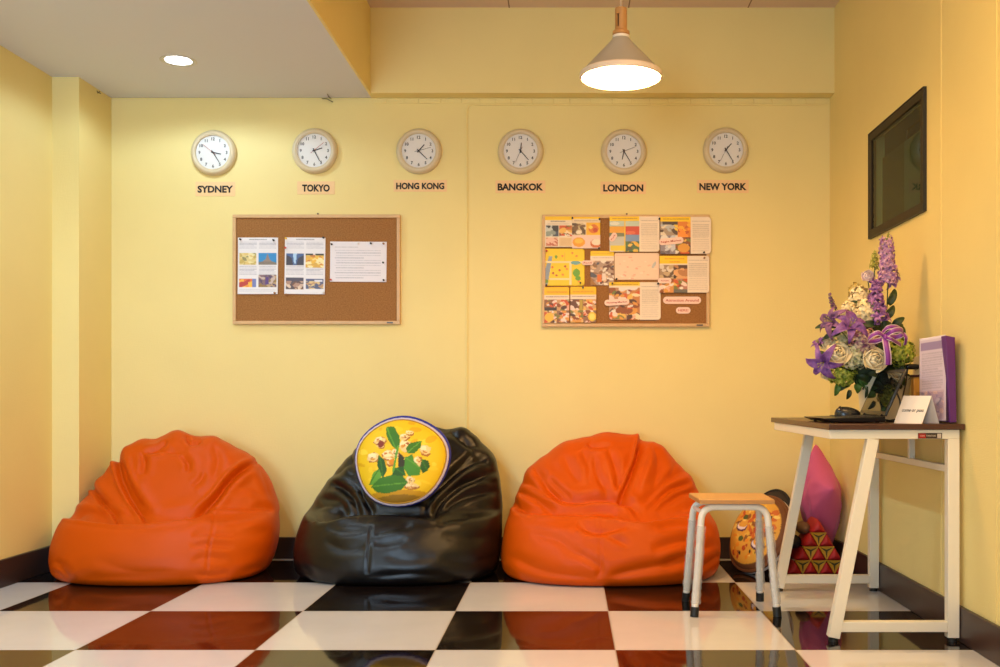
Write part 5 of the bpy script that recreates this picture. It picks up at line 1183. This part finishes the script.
# lilies
lily(833, 322, 3.80, (-.75, -.55, .25), .074, LILYD, spin=.3, W=.42, name='dusky_lily'); lily(849.5, 327, 3.76, (.05, -.85, .50), .080, LILY, spin=.55, W=.52); lily(824, 362, 3.78, (-.50, -.75, -.30), .080, LILY, spin=.2, W=.46, bend=.9); lily(820, 345, 3.84, (-.6, -.3, .7), .040, LILY, spin=.1, W=.5, bend=.3, name='lily_bud')
# roses
rose(838, 353, 3.77, (-.25, -1, .25), .046, ROSEW); rose(875.5, 359, 3.75, (-.05, -1, .20), .046, ROSEW); rose(827.5, 343, 3.83, (-.4, -1, .3), .030, ROSEW); rose(868, 275.5, 3.90, (-.2, -1, .4), .026, ROSEP, 'blush_rose'); rose(865, 379.5, 3.89, (.1, -1, .1), .034, LEAFG, 'green_rose'); rose(826, 375, 3.89, (-.6, -1, -.5), .022, ROSEW)
# hydrangeas and carnations
cluster(843, 374, 3.89, .050, HYG, 'lime_hydrangea', 60, .019, 1); cluster(900, 352, 3.84, .052, HYG, 'lime_hydrangea', 60, .019, 2); cluster(854, 357, 3.82, .044, HYW, 'mint_hydrangea', 54, .018, 3); cluster(842, 336, 3.86, .036, HYW, 'mint_hydrangea', 40, .013, 4); cluster(863, 342, 3.81, .050, HYP, 'pink_hydrangea', 64, .021, 5)
cluster(867, 313, 3.85, .050, CARN, 'cream_carnation', 70, .022, 6); cluster(860, 298, 3.90, .038, CARN, 'cream_carnation', 50, .018, 7); cluster(850, 310, 3.90, .034, CARN, 'cream_carnation', 44, .017, 8)
cluster(856, 291, 3.93, .030, noisemat('wilted_cream', rgb(176, 150, 70), rgb(206, 180, 100), 40), 'olive_bloom', 26, .012, 12)
# spikes
spike(P(888, 283, 3.84), P(887, 262, 3.84), P(886, 238, 3.84), 46, .030, .019, SPK, 'lavender_spike', 1, .027)
spike(P(882, 322, 3.80), P(874, 300, 3.82), P(877, 282, 3.82), 34, .028, .022, SPKD, 'violet_spike', 2, .022)
spike(P(835, 309, 3.86), P(831, 303, 3.86), P(829.5, 293, 3.86), 22, .009, .007, LILYD, 'small_dusky_spike', 3, .008)
stem(ROOT, P(888, 283, 3.84)); stem(ROOT, P(882, 322, 3.80)); stem(ROOT, P(835, 309, 3.86))
spike(P(875, 267, 3.88), P(874, 261, 3.88), P(875, 253, 3.88), 26, .012, .008, BUDG, 'green_bud_sprig', 4, .014); stem(P(872, 300, 3.88), P(875, 266, 3.88))
spike(P(888, 240, 3.84), P(888, 236, 3.84), P(889, 232.5, 3.84), 8, .006, .004, BUDG, 'green_bud_sprig', 5, .006)
# leaves
for (px, py, d, dx, dz, L, W, mm_) in ((889, 305, 3.84, .35, .9, .075, .030, LEAFD), (887, 318, 3.85, .3, .6, .06, .03, LEAFD), (893, 334, 3.86, .5, .6, .06, .03, LEAFD), (893, 326, 3.84, .3, .3, .055, .03, LEAFD), (900, 340, 3.86, .2, .8, .06, .026, LEAFD), (858, 304, 3.84, -.9, .6, .03, .012, LEAFD), (838, 326, 3.82, -1, .1, .085, .03, LEAFD), (840, 332, 3.80, -1, -.25, .07, .028, LEAFD), (862, 325, 3.81, .8, .1, .07, .028, LEAFD), (880, 326, 3.82, .6, .2, .05, .026, LEAFD),
                                   (832, 362, 3.80, -.9, .9, .078, .022, LEAFD), (848, 384, 3.89, -.9, -.45, .06, .024, LEAFD), (850, 390, 3.89, -.3, -1, .04, .02, LEAFD), (855, 370, 3.89, .3, -1, .07, .045, LEAFD), (862, 366, 3.89, .9, -.6, .06, .04, LEAFD), (868, 372, 3.89, .9, -.6, .075, .045, LEAFD), (880, 370, 3.89, .8, -.9, .07, .045, LEAFG), (890, 368, 3.89, .6, -1, .07, .045, LEAFD), (898, 364, 3.84, .3, -1, .06, .04, LEAFD), (856, 384, 3.89, .3, -.9, .04, .03, LEAFG), (838, 384, 3.89, -.2, -1, .05, .025, LEAFG), (872, 386, 3.89, -.4, -1, .06, .04, LEAFD), (884, 384, 3.89, .2, -1, .07, .04, LEAFD)):
    leafb(P(px, py, d), (dx, -.25, dz), L, W, mm_)
for i in range(26):
    a = i * 2.399; r_ = .02 + .045 * (i / 26); leafb((pcx - .02 + r_ * math.cos(a), 3.88 + r_ * .6 * math.sin(a), .955 + .05 * math.sin(i * 1.7)), (math.cos(a), -.3, math.sin(a * 1.3) * .9), .06, .034, LEAFD)
obj('foliage_core', MB().ellipsoid((1.185, 3.90, 1.01), (.105, .05, .125), 20, 12), LEAFD, fa)
# ribbon bow: purple satin with pale edges
RIBP = mat('ribbon_purple', rgb(150, 70, 170), .3); RIBW = mat('ribbon_white', rgb(226, 200, 210), .4)
def ribbon(pts, w_, name, across=(0, 0, 1)):
    pts = smooth_poly([tuple(p) for p in pts]); ac = Vector(across).normalized()
    bands = ((-.5, -.34, RIBW, 'ribbon_edge'), (-.34, .34, RIBP, name), (.34, .5, RIBW, 'ribbon_edge')); main = None; objs = []
    for a, b, m_, nm in bands:
        mb = MB(); n = len(pts) - 1
        mb.grid(lambda u, v: Vector(pts[int(round(v * n))]) + ac * w_ * (a + (b - a) * u), 2, n); objs.append((nm, mb, m_))
    main = obj(objs[1][0], objs[1][1], objs[1][2], fa, sharp=180, solid=.0008)
    for i_ in (0, 2): obj(objs[i_][0], objs[i_][1], objs[i_][2], main, sharp=180, solid=.0008)
KN = (885.5, 336)
ribbon([P(885, 336, 3.715), P(893, 331, 3.68), P(901, 330, 3.70), P(903, 334, 3.74), P(896, 337, 3.76), P(885, 337, 3.74)], .022, 'ribbon_loop')
ribbon([P(885, 337, 3.715), P(878, 333, 3.68), P(870, 337, 3.70), P(868, 341, 3.74), P(876, 341, 3.76), P(885, 338, 3.74)], .020, 'ribbon_loop')
ribbon([P(882, 333, 3.72), P(888, 327.5, 3.69), P(896, 327, 3.70), P(900, 329, 3.74)], .017, 'ribbon_loop')
ribbon([P(885, 337, 3.71), P(891, 339, 3.69), P(896, 342, 3.72), P(901, 345, 3.76)], .016, 'ribbon_loop')
ribbon([P(885, 337, 3.71), P(886.5, 346, 3.69), P(888, 356, 3.69), P(888, 365, 3.70)], .026, 'ribbon_tail', across=(1, 0, .05))
ribbon([P(903, 333, 3.76), P(906, 338, 3.76), P(905, 345, 3.78)], .014, 'ribbon_tail', across=(1, 0, .4))
obj('ribbon_knot', MB().ellipsoid(P(885, 337, 3.705), (.008, .008, .012), 12, 8), RIBP, fa)
